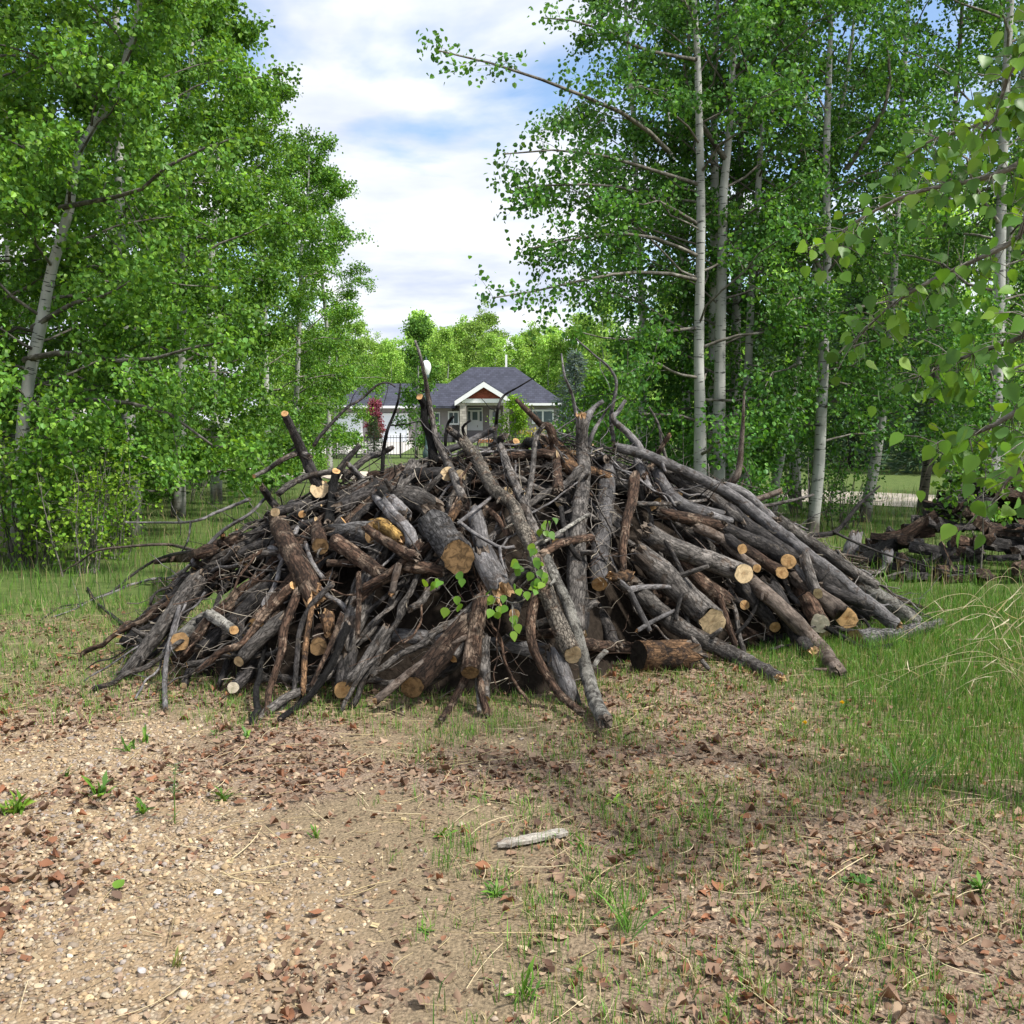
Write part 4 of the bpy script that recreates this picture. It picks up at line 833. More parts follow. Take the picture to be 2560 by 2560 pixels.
plant_tree('poplar_tree', gen_tree(66, straight(5.6, 16, (.05, 0), .05), .06, 30, 1.05, .08, 6, 3, 9, leaf=.10, pal=LM, sides=6, spread=.14, leaf_m=M_FARLEAF, lift=(.5, 1.1), prof=lambda t: 1 - .72 * t ** .8), pp(1040, 42.0), 'narrow young poplar standing before the bungalow beside the street lamp')
plant_tree('poplar_tree', gen_tree(67, straight(2.4, 17, wob=.03), .04, 24, .85, .08, 6, 3, 9, leaf=.09, pal=LY * .9, sides=6, spread=.12, leaf_m=M_FARLEAF), pp(1290, 44), 'small pale green tree right of the bungalow porch')
plant_tree('poplar_tree', gen_tree(68, straight(2.6, 18, wob=.05), .05, 26, 1.2, .08, 6, 3, 10, leaf=.10, pal=LG, sides=6, spread=.14, leaf_m=M_FARLEAF), pp(1500, 30), 'dark green bushy tree right of the blue grey spruce')
yb = shrub(69, 1.1, .9, 18, .08, np.array([[.42, .36, .03], [.5, .42, .03], [.34, .33, .05]]), 10)
plant_shrub('flowering_bush', yb, pp(1340, 45), 'yellow flowering bush before the bungalow wall', cat='bush')
# ---- road-side bright trees across the road on the right, closing the view between trunks
for x_, y_, q, sc in [(14, 33, 0, .8), (19, 36, 1, .9), (10.5, 40, 2, .75), (24, 40, 3, .9), (15.5, 46, 0, .9), (28, 47, 2, .9), (21, 52, 1, .95), (8, 50, 3, .6)]:
    plant_tree('poplar_tree', far[q], (x_, y_, 0), 'sunlit poplar across the road, glimpsed between the trunks right of the pile', 'sunlit poplars across the road', x_, sc)
# ================================================================== the brush and log pile
def mound(x, y, grow=0.0):
    """height of the heap: it falls gently to the front on the left, steeply on the right where the wood overhangs"""
    cy = 7.25 + .17 * x; front = 1.80 - .82 * sm((x - .25) / .7)
    q = np.hypot((x - .2) / np.where(x < .2, 2.95, 3.1), (y - cy) / np.where(y < cy, front, 1.7)) / (1 + grow)
    p_ = 2.7 - .9 * sm((x + .3) / 1.6)
    return (1.26 + .08 * sm((x + 1.0) / .9) + grow) * (1 - np.clip(q, 0, 1) ** p_)
_Y = np.arange(4.2, 9.6, .006)
def S(px, py, toward=0.0):
    """where the sight line meets the heap (or the ground before it); above the heap's outline, its own crest distance"""
    for k in range(60):
        d = ray(px, py + k * 8); P = CAMP + d[None] * (_Y / d[1])[:, None]
        h = np.maximum(mound(P[:, 0], P[:, 1]), 0.0); hit = np.nonzero(P[:, 2] <= h)[0]
        if len(hit):
            Yh = _Y[hit[0]]; break
    else: Yh = 7.4
    d = ray(px, py); P = CAMP + d * (Yh / d[1])
    return P - norm(d) * toward
STY = dict(
    grey=bark('weathered_grey_bark', (.032, .029, .027), (.25, .228, .208), (.115, .090, .072), 30, .35, .6, .7),
    dark=bark('charcoal_bark', (.014, .013, .013), (.095, .086, .082), (.11, .095, .08), 30, .2, .6, .7),
    brown=bark('red_brown_bark', (.020, .012, .008), (.150, .090, .060), (.30, .22, .16), 26, .42, .6, .8),
    scaly=bark('scaly_poplar_bark', (.07, .06, .05), (.40, .355, .29), (.20, .14, .10), 26, .4, .75, 1.0, flake=True),
    black=bark('charred_bark', (.004, .004, .004), (.022, .02, .019), (.03, .027, .025), 34, .2, .6, .8),
    silver=bark('bare_silver_wood', (.065, .063, .066), (.30, .287, .285), (.12, .10, .09), 36, .35, .45, .5),
    bare=bark('bare_brown_wood', (.075, .056, .045), (.25, .205, .172), (.10, .07, .052), 34, .5, .4, .5),
    orange=bark('split_orange_wood', (.09, .05, .025), (.36, .21, .11), (.07, .045, .033), 40, .55, .5, .8),
    lichen=bark('lichen_flecked_bark', (.06, .055, .05), (.32, .30, .265), (.58, .56, .50), 62, 1.0, .6, .8, flake=True),
    yellow=bark('yellow_rotten_wood', (.16, .085, .02), (.62, .40, .13), (.10, .06, .03), 34, .35, .5, .9),
    furrow=bark('furrowed_grey_bark', (.035, .033, .034), (.26, .25, .245), (.12, .10, .085), 30, .3, .75, 1.0))
CUT = dict(o=cutwood('fresh_orange_cut', (.30, .15, .055), (.58, .36, .165), g3(.3)), p=cutwood('pale_cut', (.36, .235, .12), (.62, .47, .28), g3(.3)),
           w=cutwood('white_cut', (.50, .42, .30), (.70, .62, .47), g3(.4), .2), b=cutwood('rotten_cut', (.10, .06, .03), (.23, .145, .07), g3(.15), .6),
           k=cutwood('charred_cut', (.010, .009, .008), (.03, .026, .022), g3(.3), .5), y=cutwood('yellow_rotten_core', (.38, .20, .05), (.62, .40, .13), g3(.25), .5))
CUT['X'] = cutwood('splintered_wood', (.34, .17, .07), (.50, .32, .17), g3(.25), .5); CUT['x'] = cutwood('old_break', (.06, .045, .035), (.17, .135, .105), g3(.3), .5)
def end_part(parent, ring, cen, T, code, r, seed):
    """the sawn or torn face that closes a limb: its own mesh, a hair proud of the bark's end"""
    rng_ = np.random.default_rng(seed); n = len(ring); torn = code in 'xX'
    prof = [.955, .7, .4, .15] if torn else [.955, .9, .5]
    V = []
    for k_, f in enumerate(prof):
        q = cen + (ring - cen) * f + T * (.0025 if not torn else 0)
        if torn: q = q + T[None] * (rng_.normal(0, .35, n) * r * (1.2 - f * .5) + r * .35 * (1 - f))[:, None]
        elif k_: q = q + T[None] * (rng_.normal(0, .02, n) * r)[:, None]
        V.append(q)
    V.append((cen + T * (.0025 + (r * .3 if torn else 0)))[None])
    m_ = len(prof); j = np.arange(n); j2 = (j + 1) % n
    Q = np.concatenate([np.stack([k_ * n + j, k_ * n + j2, (k_ + 1) * n + j2, (k_ + 1) * n + j], -1) for k_ in range(m_ - 1)])
    Tt = np.stack([(m_ - 1) * n + j, (m_ - 1) * n + j2, np.full(n, m_ * n)], -1)
    V = np.concatenate(V); U = norm(ring[0] - cen); W_ = np.cross(T, U); B = np.stack([(V - cen) @ U, (V - cen) @ W_, (V - cen) @ T], -1)
    nm = 'broken_end' if torn else 'cut_face'
    link(nm, mesh_np(nm, V, [Q, Tt], [CUT[code]], not torn, None, B), parent)
_ls = [100]; CF = []
def limb(name, P, R, style, ends='xx', label=None, cat=None, group=None, stubs=0, rough=.16, lump=.12, wob=0.0, twigs=0, face=.45, parent=None):
    """a log, branch or stick: bark mesh, its end faces, stubs and side twigs as parts"""
    _ls[0] += 1; seed = _ls[0]; rng_ = np.random.default_rng(seed)
    P = np.asarray(P, float); R = np.asarray(R, float); rm = R.mean()
    P, R = smooth_path(P, R, np.clip(rm * .9, .022, .06))
    if wob:
        q = np.stack([np.linspace(0, len(P) * .11, len(P))] * 3, -1); w = np.stack([vnoise(q + 7.3 * (a_ + 1), seed + a_) for a_ in range(3)], -1); P = P + w * wob
    P[:, 2] = np.maximum(P[:, 2], gz(P[:, 0], P[:, 1]) + R * .55)
    n = 20 if rm > .05 else 14 if rm > .025 else 9 if rm > .01 else 6
    V, Q, B = tube(P, R, n, rough, seed, 6.0, lump); V = V.reshape(-1, n, 3); Tg = norm(np.gradient(P, axis=0)); B = B.reshape(-1, n, 3)
    data = []; cap = []
    for e, (idx, sgn) in enumerate(((0, -1), (-1, 1))):
        code = ends[e]
        if code == '-': cap.append(idx); continue
        T = Tg[idx] * sgn; c = P[idx]
        if code in 'xX':
            V[idx] = V[idx] + T[None] * (rng_.uniform(-.35, .9, n) * R[idx] * 1.1)[:, None]
        else:
            toc = norm(CAMP - c); nn = norm(T + rng_.normal(0, .12, 3))
            if T @ toc > -.35:
                f_ = face if label and not group else .4; nn = norm(T + f_ * toc)
                while label and not group and nn @ toc < .5 and T @ norm(T + (f_ + .15) * toc) > .5: f_ += .15; nn = norm(T + f_ * toc)
                if label and not group: CF.append((c.copy(), R[idx]))
            V[idx] = V[idx] + T[None] * (((c - V[idx]) @ nn) / (T @ nn))[:, None]; T = nn
        data.append((V[idx].copy(), V[idx].mean(0), T, code, R[idx]))
    Vf = V.reshape(-1, 3); Bf = B.reshape(-1, 3); Fs = [Q]; extra = []
    for idx in (0, -1):
        o_ = 0 if idx == 0 else (len(P) - 1) * n; ring = np.arange(n) + o_
        extra.append(ring[::-1] if idx == 0 else ring)
    cen = np.stack([V[0].mean(0) + Tg[0] * R[0] * .06, V[-1].mean(0) - Tg[-1] * R[-1] * .06]); nv = len(Vf)
    Vf = np.concatenate([Vf, cen]); Bf = np.concatenate([Bf, np.array([[0, 0, 0], [0, 0, B[-1, 0, 2]]])])
    Tt = np.concatenate([np.stack([ring, np.roll(ring, -1), np.full(n, nv + k_)], -1) for k_, ring in enumerate(extra)])
    o0 = P[len(P) // 2].copy(); o0[2] = max(P[:, 2].min() - rm, 0)
    me = mesh_np(name, Vf - o0, [Q, Tt], [STY[style]], True, None, Bf)
    root = link(name, me, parent, o0)
    if label: tag(root, label, cat or name.replace('_', ' '), group)
    for ring, c, T, code, r in data: end_part(root, ring - o0, c - o0, T, code, r, seed)
    for k_ in range(stubs):
        i_ = rng_.integers(2, max(3, len(P) - 2)); d = norm(np.cross(Tg[i_], rng_.normal(0, 1, 3)) + norm(CAMP - P[i_]) * .5 + Tg[i_] * .4); r_ = R[i_] * rng_.uniform(.18, .32); l_ = R[i_] * rng_.uniform(1.5, 2.6)
        Pk = np.stack([P[i_] + d * R[i_] * .5, P[i_] + d * (R[i_] + l_ * .5), P[i_] + d * (R[i_] + l_) + rng_.normal(0, .2, 3) * r_]); v_, q_, b_ = tube(Pk, np.array([r_ * 1.3, r_, r_ * .8]), 8, .15, seed + k_)
        nb_ = len(v_); v_ = np.concatenate([v_, Pk[-1:]]); b_ = np.concatenate([b_, b_[-1:]]); tt = np.stack([16 + np.arange(8), 16 + (np.arange(8) + 1) % 8, np.full(8, nb_)], -1)
        link('branch_stub', mesh_np('branch_stub', v_ - o0, [q_, tt], [STY[style]], True, None, b_), root)
    if twigs:
        Pt, Rt = [], []
        for k_ in range(twigs):
            i_ = rng_.integers(int(len(P) * .25), len(P)); i_ = min(i_, len(P) - 1); d = norm(Tg[i_] * .8 + rng_.normal(0, .7, 3) + np.array([0, 0, .25])); l_ = rng_.uniform(.12, .42)
            w_ = np.linspace(0, 1, 5)[:, None]; Pt.append(P[i_] + d * l_ * w_ + np.cumsum(rng_.normal(0, .10, (5, 3)), 0) * l_ * .35 * (w_ > 0)); r_ = min(R[i_] * .55, .006) * rng_.uniform(.6, 1.1); Rt.append(r_ * np.linspace(1, .35, 5))
        Pt = np.array(Pt); Pt[..., 2] = np.maximum(Pt[..., 2], .01)
        for k_ in range(len(Pt)):
            v_, q_, b_ = batch_tubes(Pt[k_:k_ + 1], np.array(Rt[k_:k_ + 1]), 5)
            link('side_twig', mesh_np('side_twig', v_ - o0, [q_], [STY[style]], True, None, b_), root)
    return root
ZO = dict(A=(250, 1000, 2.415), B=(900, 1000, 2.415), C=(1550, 1000, 2.415), D=(800, 750, 2.76), E=(1400, 700, 2.76), G=(1000, 1300, 3.864), K=(600, 1150, 4.83), R=(1800, 1300, 3.864), M=(0, 1300, 3.864))
def H(z, label, style, pts, r0, r1, ends='xx', d=0.0, name=None, **kw):
    ox, oy, sc = ZO[z]; P = []; R = []
    n = len(pts)
    for i_, q in enumerate(pts):
        r = (r0 + (r1 - r0) * i_ / max(n - 1, 1)) / sc
        s0 = S(ox + q[0] / sc, oy + q[1] / sc); dist = np.linalg.norm(s0 - CAMP); rm_ = r / F * dist
        tw = rm_ * .8 + d + (q[2] if len(q) > 2 else 0.0)
        P.append(s0 - norm(s0 - CAMP) * tw); R.append(rm_)
    rmm = np.mean(R); nm = name or ('log' if rmm > .034 else 'branch' if rmm > .013 else 'stick')
    return limb(nm, P, R, style, ends, label, nm, None, **kw)
# ---- left third
H('A', 'black cut branch standing up from the left shoulder, pale saw cut on its tip', 'dark', [(1115, 82), (1170, 200), (1235, 340), (1280, 440), (1320, 520)], 21, 40, 'ox', .05, stubs=1)
H('D', 'long thin arched branch bowing over the left shoulder against the garage', 'dark', [(-40, 1000), (0, 940), (90, 840), (190, 740), (290, 680), (390, 590), (470, 570), (520, 602)], 14, 5, 'xt'.replace('t', '-'), .03, twigs=2)
H('D', 'thin black crooked stick standing upright before the white garage door', 'black', [(555, 580), (540, 690), (510, 790), (465, 900), (440, 1030), (430, 1190)], 6, 15, '-x', .05, twigs=2)
H('A', 'short black branch standing upright with an orange cut top, left of the crest', 'black', [(1425, 430), (1405, 540), (1400, 640), (1380, 740)], 24, 30, 'ox', .06)
H('A', 'dark branch leaning above the orange topped black branch', 'dark', [(1570, 270), (1500, 350), (1440, 430), (1400, 520)], 16, 24, '-x', -.02)
H('A', 'black log with an orange sawn end pointing up right on the left crest', 'dark', [(1450, 650), (1600, 560), (1700, 505), (1792, 452)], 38, 30, 'xo', .12, face=1.05)
H('A', 'grey branch with a round cream cut end facing out of the left shoulder', 'dark', [(1330, 610, -.25), (1200, 640, -.1), (1057, 676)], 30, 26, 'xp', .22, face=1.3)
H('A', 'short dark stick leaning above the round cream cut end', 'dark', [(985, 535), (1025, 600), (1060, 640)], 20, 22, 'xx', .12)
H('A', 'thick red brown log with flaking bark slanting down the left centre', 'brown', [(1075, 720), (1110, 830), (1165, 930), (1230, 1060), (1290, 1190)], 56, 66, 'xX', .07, stubs=1)
H('A', 'smooth short grey branch lying against the thick red brown log', 'silver', [(1240, 860), (1270, 960), (1310, 1030), (1350, 1080)], 14, 16, 'px', .06)
H('A', 'mossy dark stump end poking out right of the thick red brown log', 'brown', [(1310, 760, -.15), (1322, 820), (1332, 880)], 42, 50, 'xb', .04, face=1.0)
H('A', 'furrowed grey hollow log with a torn yellow core', 'furrow', [(1430, 800), (1520, 800), (1600, 795), (1660, 800)], 60, 68, 'xb', .02, face=1.0, lump=.2)
H('K', 'torn slab of bright yellow rotten wood beside the hollow log', 'yellow', [(1600, 760), (1740, 800), (1860, 890), (1930, 960)], 66, 92, 'yX', .09, lump=.3, rough=.25, face=2.0)
H('A', 'dark log lying across the torn yellow core', 'brown', [(1610, 775), (1700, 840), (1800, 900), (1900, 950)], 24, 34, 'Xx', .22)
H('A', 'red brown log sloping down right below the hollow log', 'brown', [(1415, 850), (1500, 905), (1600, 980), (1690, 1045)], 48, 42, 'bx', .10)
H('A', 'short brown log lying level under the sloping red brown log', 'brown', [(1375, 985), (1450, 985), (1535, 988)], 24, 24, 'bx', .06)
H('A', 'forked red brown branch with a torn pale tip in the left centre', 'brown', [(1930, 865), (1860, 945), (1790, 1010), (1700, 1070), (1590, 1130)], 24, 18, 'xx', .17)
H('A', 'broken fork hanging down with a pale splintered tip', 'bare', [(1800, 1010), (1780, 1080), (1762, 1165)], 22, 20, 'xX', .19)
H('A', 'knotty orange brown root end tapering to a point at the left edge', 'brown', [(330, 982), (400, 968), (480, 955), (580, 935), (700, 890), (830, 850)], 9, 46, '-x', .03, lump=.25)
H('A', 'long pale grey stick leaning from the left shoulder down to the ground', 'silver', [(990, 600), (900, 690), (740, 790), (610, 930), (540, 1070), (480, 1250), (432, 1420), (402, 1560), (390, 1700), (395, 1865)], 9, 15, 'xx', .13, twigs=2)
H('A', 'thin grey twig reaching level to the left over the grass lane', 'silver', [(900, 600), (800, 640), (700, 680), (550, 735), (350, 740), (150, 738)], 11, 5, 'x-', .05, twigs=3)
H('A', 'thin forked twig hanging below the level reaching twig', 'silver', [(548, 738), (535, 830), (515, 880), (490, 920)], 6, 4, 'x-', .06)
H('M', 'stripped orange twig arching left over the grass', 'bare', [(1890, 300), (1700, 250), (1560, 235), (1200, 260), (930, 300), (760, 410), (610, 498)], 16, 7, 'x-', .02)
H('M', 'long dark twig reaching down left to the verge, uppermost of two', 'dark', [(1860, 300), (1640, 340), (1480, 400), (1280, 530), (1050, 710), (800, 810), (590, 840), (380, 975)], 16, 6, 'x-', .06, twigs=2)
H('M', 'long grey twig reaching down left to the verge, lower of two', 'silver', [(1880, 360), (1800, 470), (1640, 560), (1480, 570), (1300, 620), (1100, 700), (900, 780), (700, 870), (500, 940)], 18, 6, 'x-', .05, twigs=3)
H('M', 'dark thin stick crossing the twigs at the left foot', 'dark', [(845, 655), (930, 790), (1080, 920), (1200, 1020), (1390, 1195)], 9, 22, '-x', .16, twigs=2)
H('A', 'wide grey barked log slanting to the ground at the far left foot', 'grey', [(585, 1090), (500, 1200), (400, 1340), (290, 1480), (210, 1590), (140, 1665)], 54, 34, 'xx', .08, stubs=2)
H('A', 'brown log behind the wide grey log at the left foot', 'brown', [(480, 1060), (420, 1180), (320, 1290), (200, 1370), (110, 1430)], 26, 30, 'xo', .0)
H('A', 'short grey log with a pale cut end low at the far left', 'dark', [(360, 1340, -.35), (260, 1410, -.15), (155, 1462)], 36, 36, 'xp', .02, face=1.15)
H('A', 'log end with orange ring and pale heart at the left foot', 'lichen', [(640, 1320, -.35), (560, 1390, -.12), (482, 1457)], 50, 52, 'xo', .06, face=1.0)
H('A', 'small log with a pale round end above the orange ringed log', 'dark', [(760, 1290, -.1), (680, 1315), (600, 1337)], 22, 26, 'xp', .03, face=1.1)
H('A', 'rough short log with orange cut pointing right, left foot', 'lichen', [(670, 1300), (740, 1345), (808, 1388)], 34, 28, 'xo', .06, face=1.15)
H('A', 'pale splintered chip sticking out on the left slope', 'orange', [(742, 815), (740, 860), (742, 905)], 15, 13, 'XX', .06)
H('A', 'bent brown branch curving down to the ground at lower left', 'brown', [(1165, 1120), (1100, 1180), (1030, 1260), (950, 1350), (860, 1470), (730, 1520), (650, 1590), (598, 1635)], 26, 17, 'ox', .12)
H('A', 'grey furrowed log sloping down left to a pale cut', 'grey', [(1100, 1330), (1000, 1410), (920, 1490), (838, 1578)], 50, 34, 'xp', .08, stubs=1, face=.8)
H('A', 'dark log lying on the grass with a white cut end', 'dark', [(960, 1550, -.25), (900, 1650, -.1), (806, 1735, .05)], 36, 34, 'xw', .05, face=1.1)
H('A', 'brown knotty branch standing on the ground left of the split pale stick', 'brown', [(1190, 1170), (1145, 1290), (1105, 1400), (1100, 1500), (1060, 1640), (1020, 1760), (1010, 1885)], 28, 18, 'xx', .13, stubs=1)
H('A', 'charcoal stick bending down the left front beside the split pale stick', 'dark', [(1400, 1115), (1330, 1180), (1260, 1260), (1205, 1400), (1190, 1560), (1168, 1800)], 18, 14, 'xx', .16)
H('A', 'split pale orange stick standing upright at left front', 'orange', [(1320, 1120), (1285, 1220), (1265, 1330), (1240, 1500), (1225, 1765)], 16, 17, 'XX', .15)
H('A', 'long black stick running down left to the bare ground', 'black', [(1495, 1360), (1450, 1480), (1390, 1610), (1290, 1760), (1190, 1850), (1085, 1925)], 24, 16, 'xx', .13)
H('A', 'thin brown stick beside the long black stick', 'brown', [(1460, 1300), (1400, 1460), (1330, 1610), (1275, 1725)], 16, 12, 'xx', .16)
H('A', 'short log with a round orange knotted cut, resting on the ground at left front', 'dark', [(1515, 1430, -.2), (1490, 1560, -.08), (1462, 1748)], 52, 52, 'xo', .06, face=1.0)
H('A', 'grey forked branch joining the round orange cut log', 'grey', [(1720, 1390), (1640, 1510), (1570, 1620), (1510, 1690)], 26, 30, 'xx', .12)
H('A', 'straight upright red brown stick in the left centre', 'brown', [(1560, 1050), (1562, 1200), (1555, 1420)], 17, 15, 'xx', .13)
H('A', 'mossy rotten log end buried low in the left front', 'brown', [(1340, 1400, -.2), (1318, 1490)], 52, 56, 'xb', .04, face=1.2)
H('A', 'crumbling orange rotten chunk in the left front', 'orange', [(1370, 1310), (1385, 1400)], 48, 36, 'XX', .06, lump=.3)
H('A', 'thin red twig lying on the leaves before the pile', 'brown', [(1085, 1690), (1180, 1755), (1250, 1800), (1400, 1868), (1640, 1850), (1840, 1905)], 9, 5, 'x-', .02)
H('A', 'dark knee bent branch on the left crest', 'dark', [(1950, 1220), (1880, 1150), (1800, 1130), (1560, 1330)], 10, 16, 'xx', .0)
H('A', 'grey branch curling level along the left crest', 'grey', [(930, 460), (1010, 420), (1100, 360), (1200, 320), (1260, 340)], 12, 20, 'ox', .0)
H('A', 'grey branch lying level across the left crest', 'grey', [(1080, 560), (1200, 480), (1350, 440), (1520, 430)], 20, 16, 'xx', .02)
H('A', 'purple grey bent branch lying on the left crest before the road', 'grey', [(1480, 470), (1540, 410), (1610, 350), (1700, 320), (1760, 290)], 26, 14, 'xx', -.02)
H('A', 'grey pole slanting down right across the left crest', 'silver', [(1500, 390), (1600, 500), (1700, 630), (1800, 740)], 16, 30, 'xx', .10)
H('B', 'grey pole end forking down into the centre left', 'silver', [(150, 620), (240, 730), (300, 800), (312, 880)], 28, 40, 'xx', .13)
# ---- crest and centre
H('B', 'dark log lying level on the crest with two pale sawn ends', 'dark', [(280, 470), (380, 458), (450, 452), (528, 446)], 46, 42, 'xp', .10, face=1.15, stubs=1)
H('B', 'pale sawn log end just right of the dark level crest log', 'dark', [(480, 410, -.2), (560, 440, -.1), (602, 456)], 36, 36, 'xp', .05, face=1.15)
H('D', 'charred black stub standing on the crest below the street lamp', 'black', [(688, 668), (722, 740), (720, 830), (755, 930), (775, 1020), (782, 1110)], 25, 33, 'ox', .02, face=.3)
H('D', 'tall thin leaning trunk crossing the charred stub and the lamp', 'grey', [(658, 285), (690, 380), (722, 520), (742, 640), (780, 850), (812, 980), (870, 1100), (930, 1230), (985, 1370)], 8, 32, 'xx', .14, stubs=3)
H('B', 'long scaly barked log slanting down the centre to a cut end', 'scaly', [(630, 260), (715, 370), (800, 530), (925, 640), (970, 760), (1030, 870), (1090, 1060), (1150, 1230), (1215, 1390), (1285, 1535)], 34, 52, 'xp', .17, stubs=3, face=1.0)
H('B', 'long grey pole slanting beside the scaly log down to the ground', 'grey', [(850, 280), (900, 420), (960, 560), (1040, 760), (1095, 890)], 22, 34, 'xx', .12, stubs=2)
H('B', 'long pole with silver middle and lichen foot reaching the grass', 'lichen', [(1110, 930), (1180, 1080), (1255, 1240), (1320, 1450), (1370, 1650), (1425, 1830), (1480, 1935)], 30, 44, 'xx', .20, stubs=2)
H('B', 'thick dark grey trunk rising upright through the middle of the pile', 'grey', [(1335, 110), (1345, 300), (1352, 450), (1330, 640), (1312, 820), (1308, 1000), (1300, 1200), (1292, 1370)], 34, 62, 'Xx', .10, stubs=3)
H('B', 'curved silver fork at the top right of the thick upright trunk', 'silver', [(1470, 5), (1410, 50), (1375, 110), (1350, 200)], 12, 24, '-x', .05, twigs=3)
H('E', 'crooked twig reaching up left above the thick upright trunk', 'silver', [(10, 510), (32, 660), (80, 780), (108, 910), (125, 980)], 6, 16, '-x', .0, twigs=4)
H('E', 'crooked grey twig rising highest above the crest', 'silver', [(110, 405), (240, 520), (335, 600), (388, 700), (372, 830), (352, 950), (370, 1110)], 5, 16, '-x', -.05, twigs=5)
H('E', 'thick silver branch bending down right from the crest', 'silver', [(450, 830), (400, 910), (365, 960), (470, 1060), (530, 1130), (575, 1210)], 12, 32, '-x', .0, twigs=2)
H('E', 'thin grey stick leaning up right of the crest', 'silver', [(345, 855), (290, 950), (240, 1030), (190, 1150)], 6, 18, '-x', .0, twigs=3)
H('E', 'slender grey stick with a forked tip right of the crest', 'grey', [(615, 875), (680, 1000), (700, 1120), (735, 1245)], 6, 14, '-x', .0, twigs=2)
H('E', 'broken brown stick pointing up right on the crest', 'brown', [(755, 1070), (690, 1170), (640, 1260), (570, 1370)], 16, 20, 'Xx', .08)
H('B', 'red brown broken branch leaning up left over the crest', 'brown', [(945, 0), (1030, 85), (1095, 150), (1150, 175), (1182, 350), (1195, 540)], 13, 32, 'ox', .12)
H('B', 'thin grey fork under the red brown broken branch', 'grey', [(1105, 160), (1060, 235), (1045, 400), (1020, 560), (1000, 640)], 13, 20, 'xx', .13)
H('D', 'thin black branch forking up before the bungalow porch', 'dark', [(1470, 540), (1370, 600), (1270, 660), (1230, 740), (1215, 860), (1205, 990)], 4, 15, '-x', .0, twigs=3)
H('D', 'black hooked stick standing left of the porch pillar', 'black', [(918, 805), (885, 850), (870, 930), (865, 1040)], 10, 12, '-x', .03)
H('D', 'black crooked stick below the porch on the crest', 'black', [(1040, 830), (985, 880), (1010, 960), (1040, 1060), (1020, 1100)], 7, 18, '-x', .08, twigs=2)
H('D', 'grey log lying on the crest below the porch', 'silver', [(870, 1040), (1000, 990), (1100, 940), (1200, 890)], 26, 20, 'xx', .04)
H('D', 'grey stick lying behind the crest log below the porch', 'grey', [(900, 900), (960, 950), (1050, 1060), (1150, 1120)], 24, 26, 'xx', .02)
H('B', 'dark bent branch curving over a black hollow on the crest', 'black', [(1080, 360), (1060, 270), (1010, 260), (985, 300)], 36, 26, 'xx', .0)
H('B', 'rotten brown log lying behind the thick upright trunk', 'orange', [(1130, 260), (1220, 340), (1300, 430), (1420, 430), (1490, 460)], 60, 26, 'xX', .0, lump=.25)
H('B', 'knotty grey root mass on the left of the crest', 'grey', [(150, 560), (250, 590), (330, 600), (430, 650)], 60, 66, 'xx', .06, lump=.4, rough=.25, stubs=3)
H('B', 'smooth grey log between the root mass and the big stump', 'silver', [(160, 545), (200, 610), (260, 690)], 40, 44, 'xx', .09)
H('B', 'torn pale wood shard above the big rotten stump', 'orange', [(615, 600), (585, 660), (540, 720)], 16, 30, 'XX', .12, lump=.3)
H('B', 'big rotten grey stump with a crumbling brown face in the centre', 'furrow', [(460, 770, -.12), (520, 850, -.04), (592, 955, .04)], 92, 104, 'Xb', .12, face=1.0, lump=.22, rough=.2)
H('B', 'smooth bare grey log block beside the rotten stump', 'silver', [(755, 965), (795, 1040), (845, 1130)], 72, 66, 'xX', .12, rough=.05, lump=.08)
H('B', 'grey log leaning behind the bare grey block', 'silver', [(700, 700), (720, 800), (745, 900)], 48, 50, 'xx', .02)
H('B', 'thin grey pole crossing above the rotten stump', 'silver', [(590, 745), (700, 660), (810, 575)], 11, 10, 'xx', .18)
H('B', 'thin bent grey branch forking right of the rotten stump', 'silver', [(600, 735), (700, 810), (845, 888), (930, 885)], 11, 10, 'xx', .17)
H('B', 'thin grey fork dropping beside the bare grey block', 'silver', [(845, 888), (850, 950), (885, 1065)], 10, 9, 'xx', .19)
H('B', 'short brown log lying level left of the rotten stump', 'brown', [(280, 1010), (380, 1015), (490, 1035)], 34, 34, 'xx', .12)
H('B', 'red brown branch curving down right of the rotten stump', 'brown', [(750, 640), (820, 700), (870, 770), (900, 830)], 18, 18, 'xx', .08)
H('B', 'brown stripped log standing with a mossy sawn foot', 'brown', [(730, 1190), (712, 1300), (690, 1420), (668, 1645)], 48, 52, 'xb', .15, face=.6)
H('B', 'thick mottled log slanting down left to an olive brown cut', 'brown', [(630, 1370), (540, 1470), (430, 1600), (322, 1732)], 70, 66, 'xb', .11, stubs=1, face=1.0)
H('B', 'split weathered pole lying along the thick mottled log', 'bare', [(690, 1410), (530, 1480), (400, 1570), (280, 1660), (100, 1812)], 16, 24, 'xX', .19)
H('B', 'short wedge of log between the mottled log and the brown stripped log', 'grey', [(650, 1440), (600, 1500), (560, 1560)], 34, 32, 'xo', .13)
H('B', 'grey log standing on the grass with an orange foot, front centre', 'grey', [(745, 1440), (745, 1600), (748, 1805)], 38, 38, 'xo', .07)
H('B', 'narrow dark stick beside the grey standing log', 'lichen', [(705, 1650), (715, 1750), (720, 1880)], 18, 14, 'xx', .08)
H('B', 'brown branch leaning out to the bare ground, front centre', 'brown', [(650, 1660), (580, 1790), (540, 1860), (490, 1935)], 24, 20, 'xx', .08)
H('B', 'crooked red brown branch running down to the grass, front centre', 'brown', [(1065, 1190), (1035, 1300), (1030, 1400), (1050, 1510), (1110, 1630), (1200, 1770), (1335, 1885)], 34, 22, 'xx', .14, stubs=2)
H('B', 'charred grey stump with torn silver spikes under the long poles', 'silver', [(1190, 1560), (1230, 1680), (1290, 1820)], 80, 40, 'xx', .02, lump=.5, rough=.3)
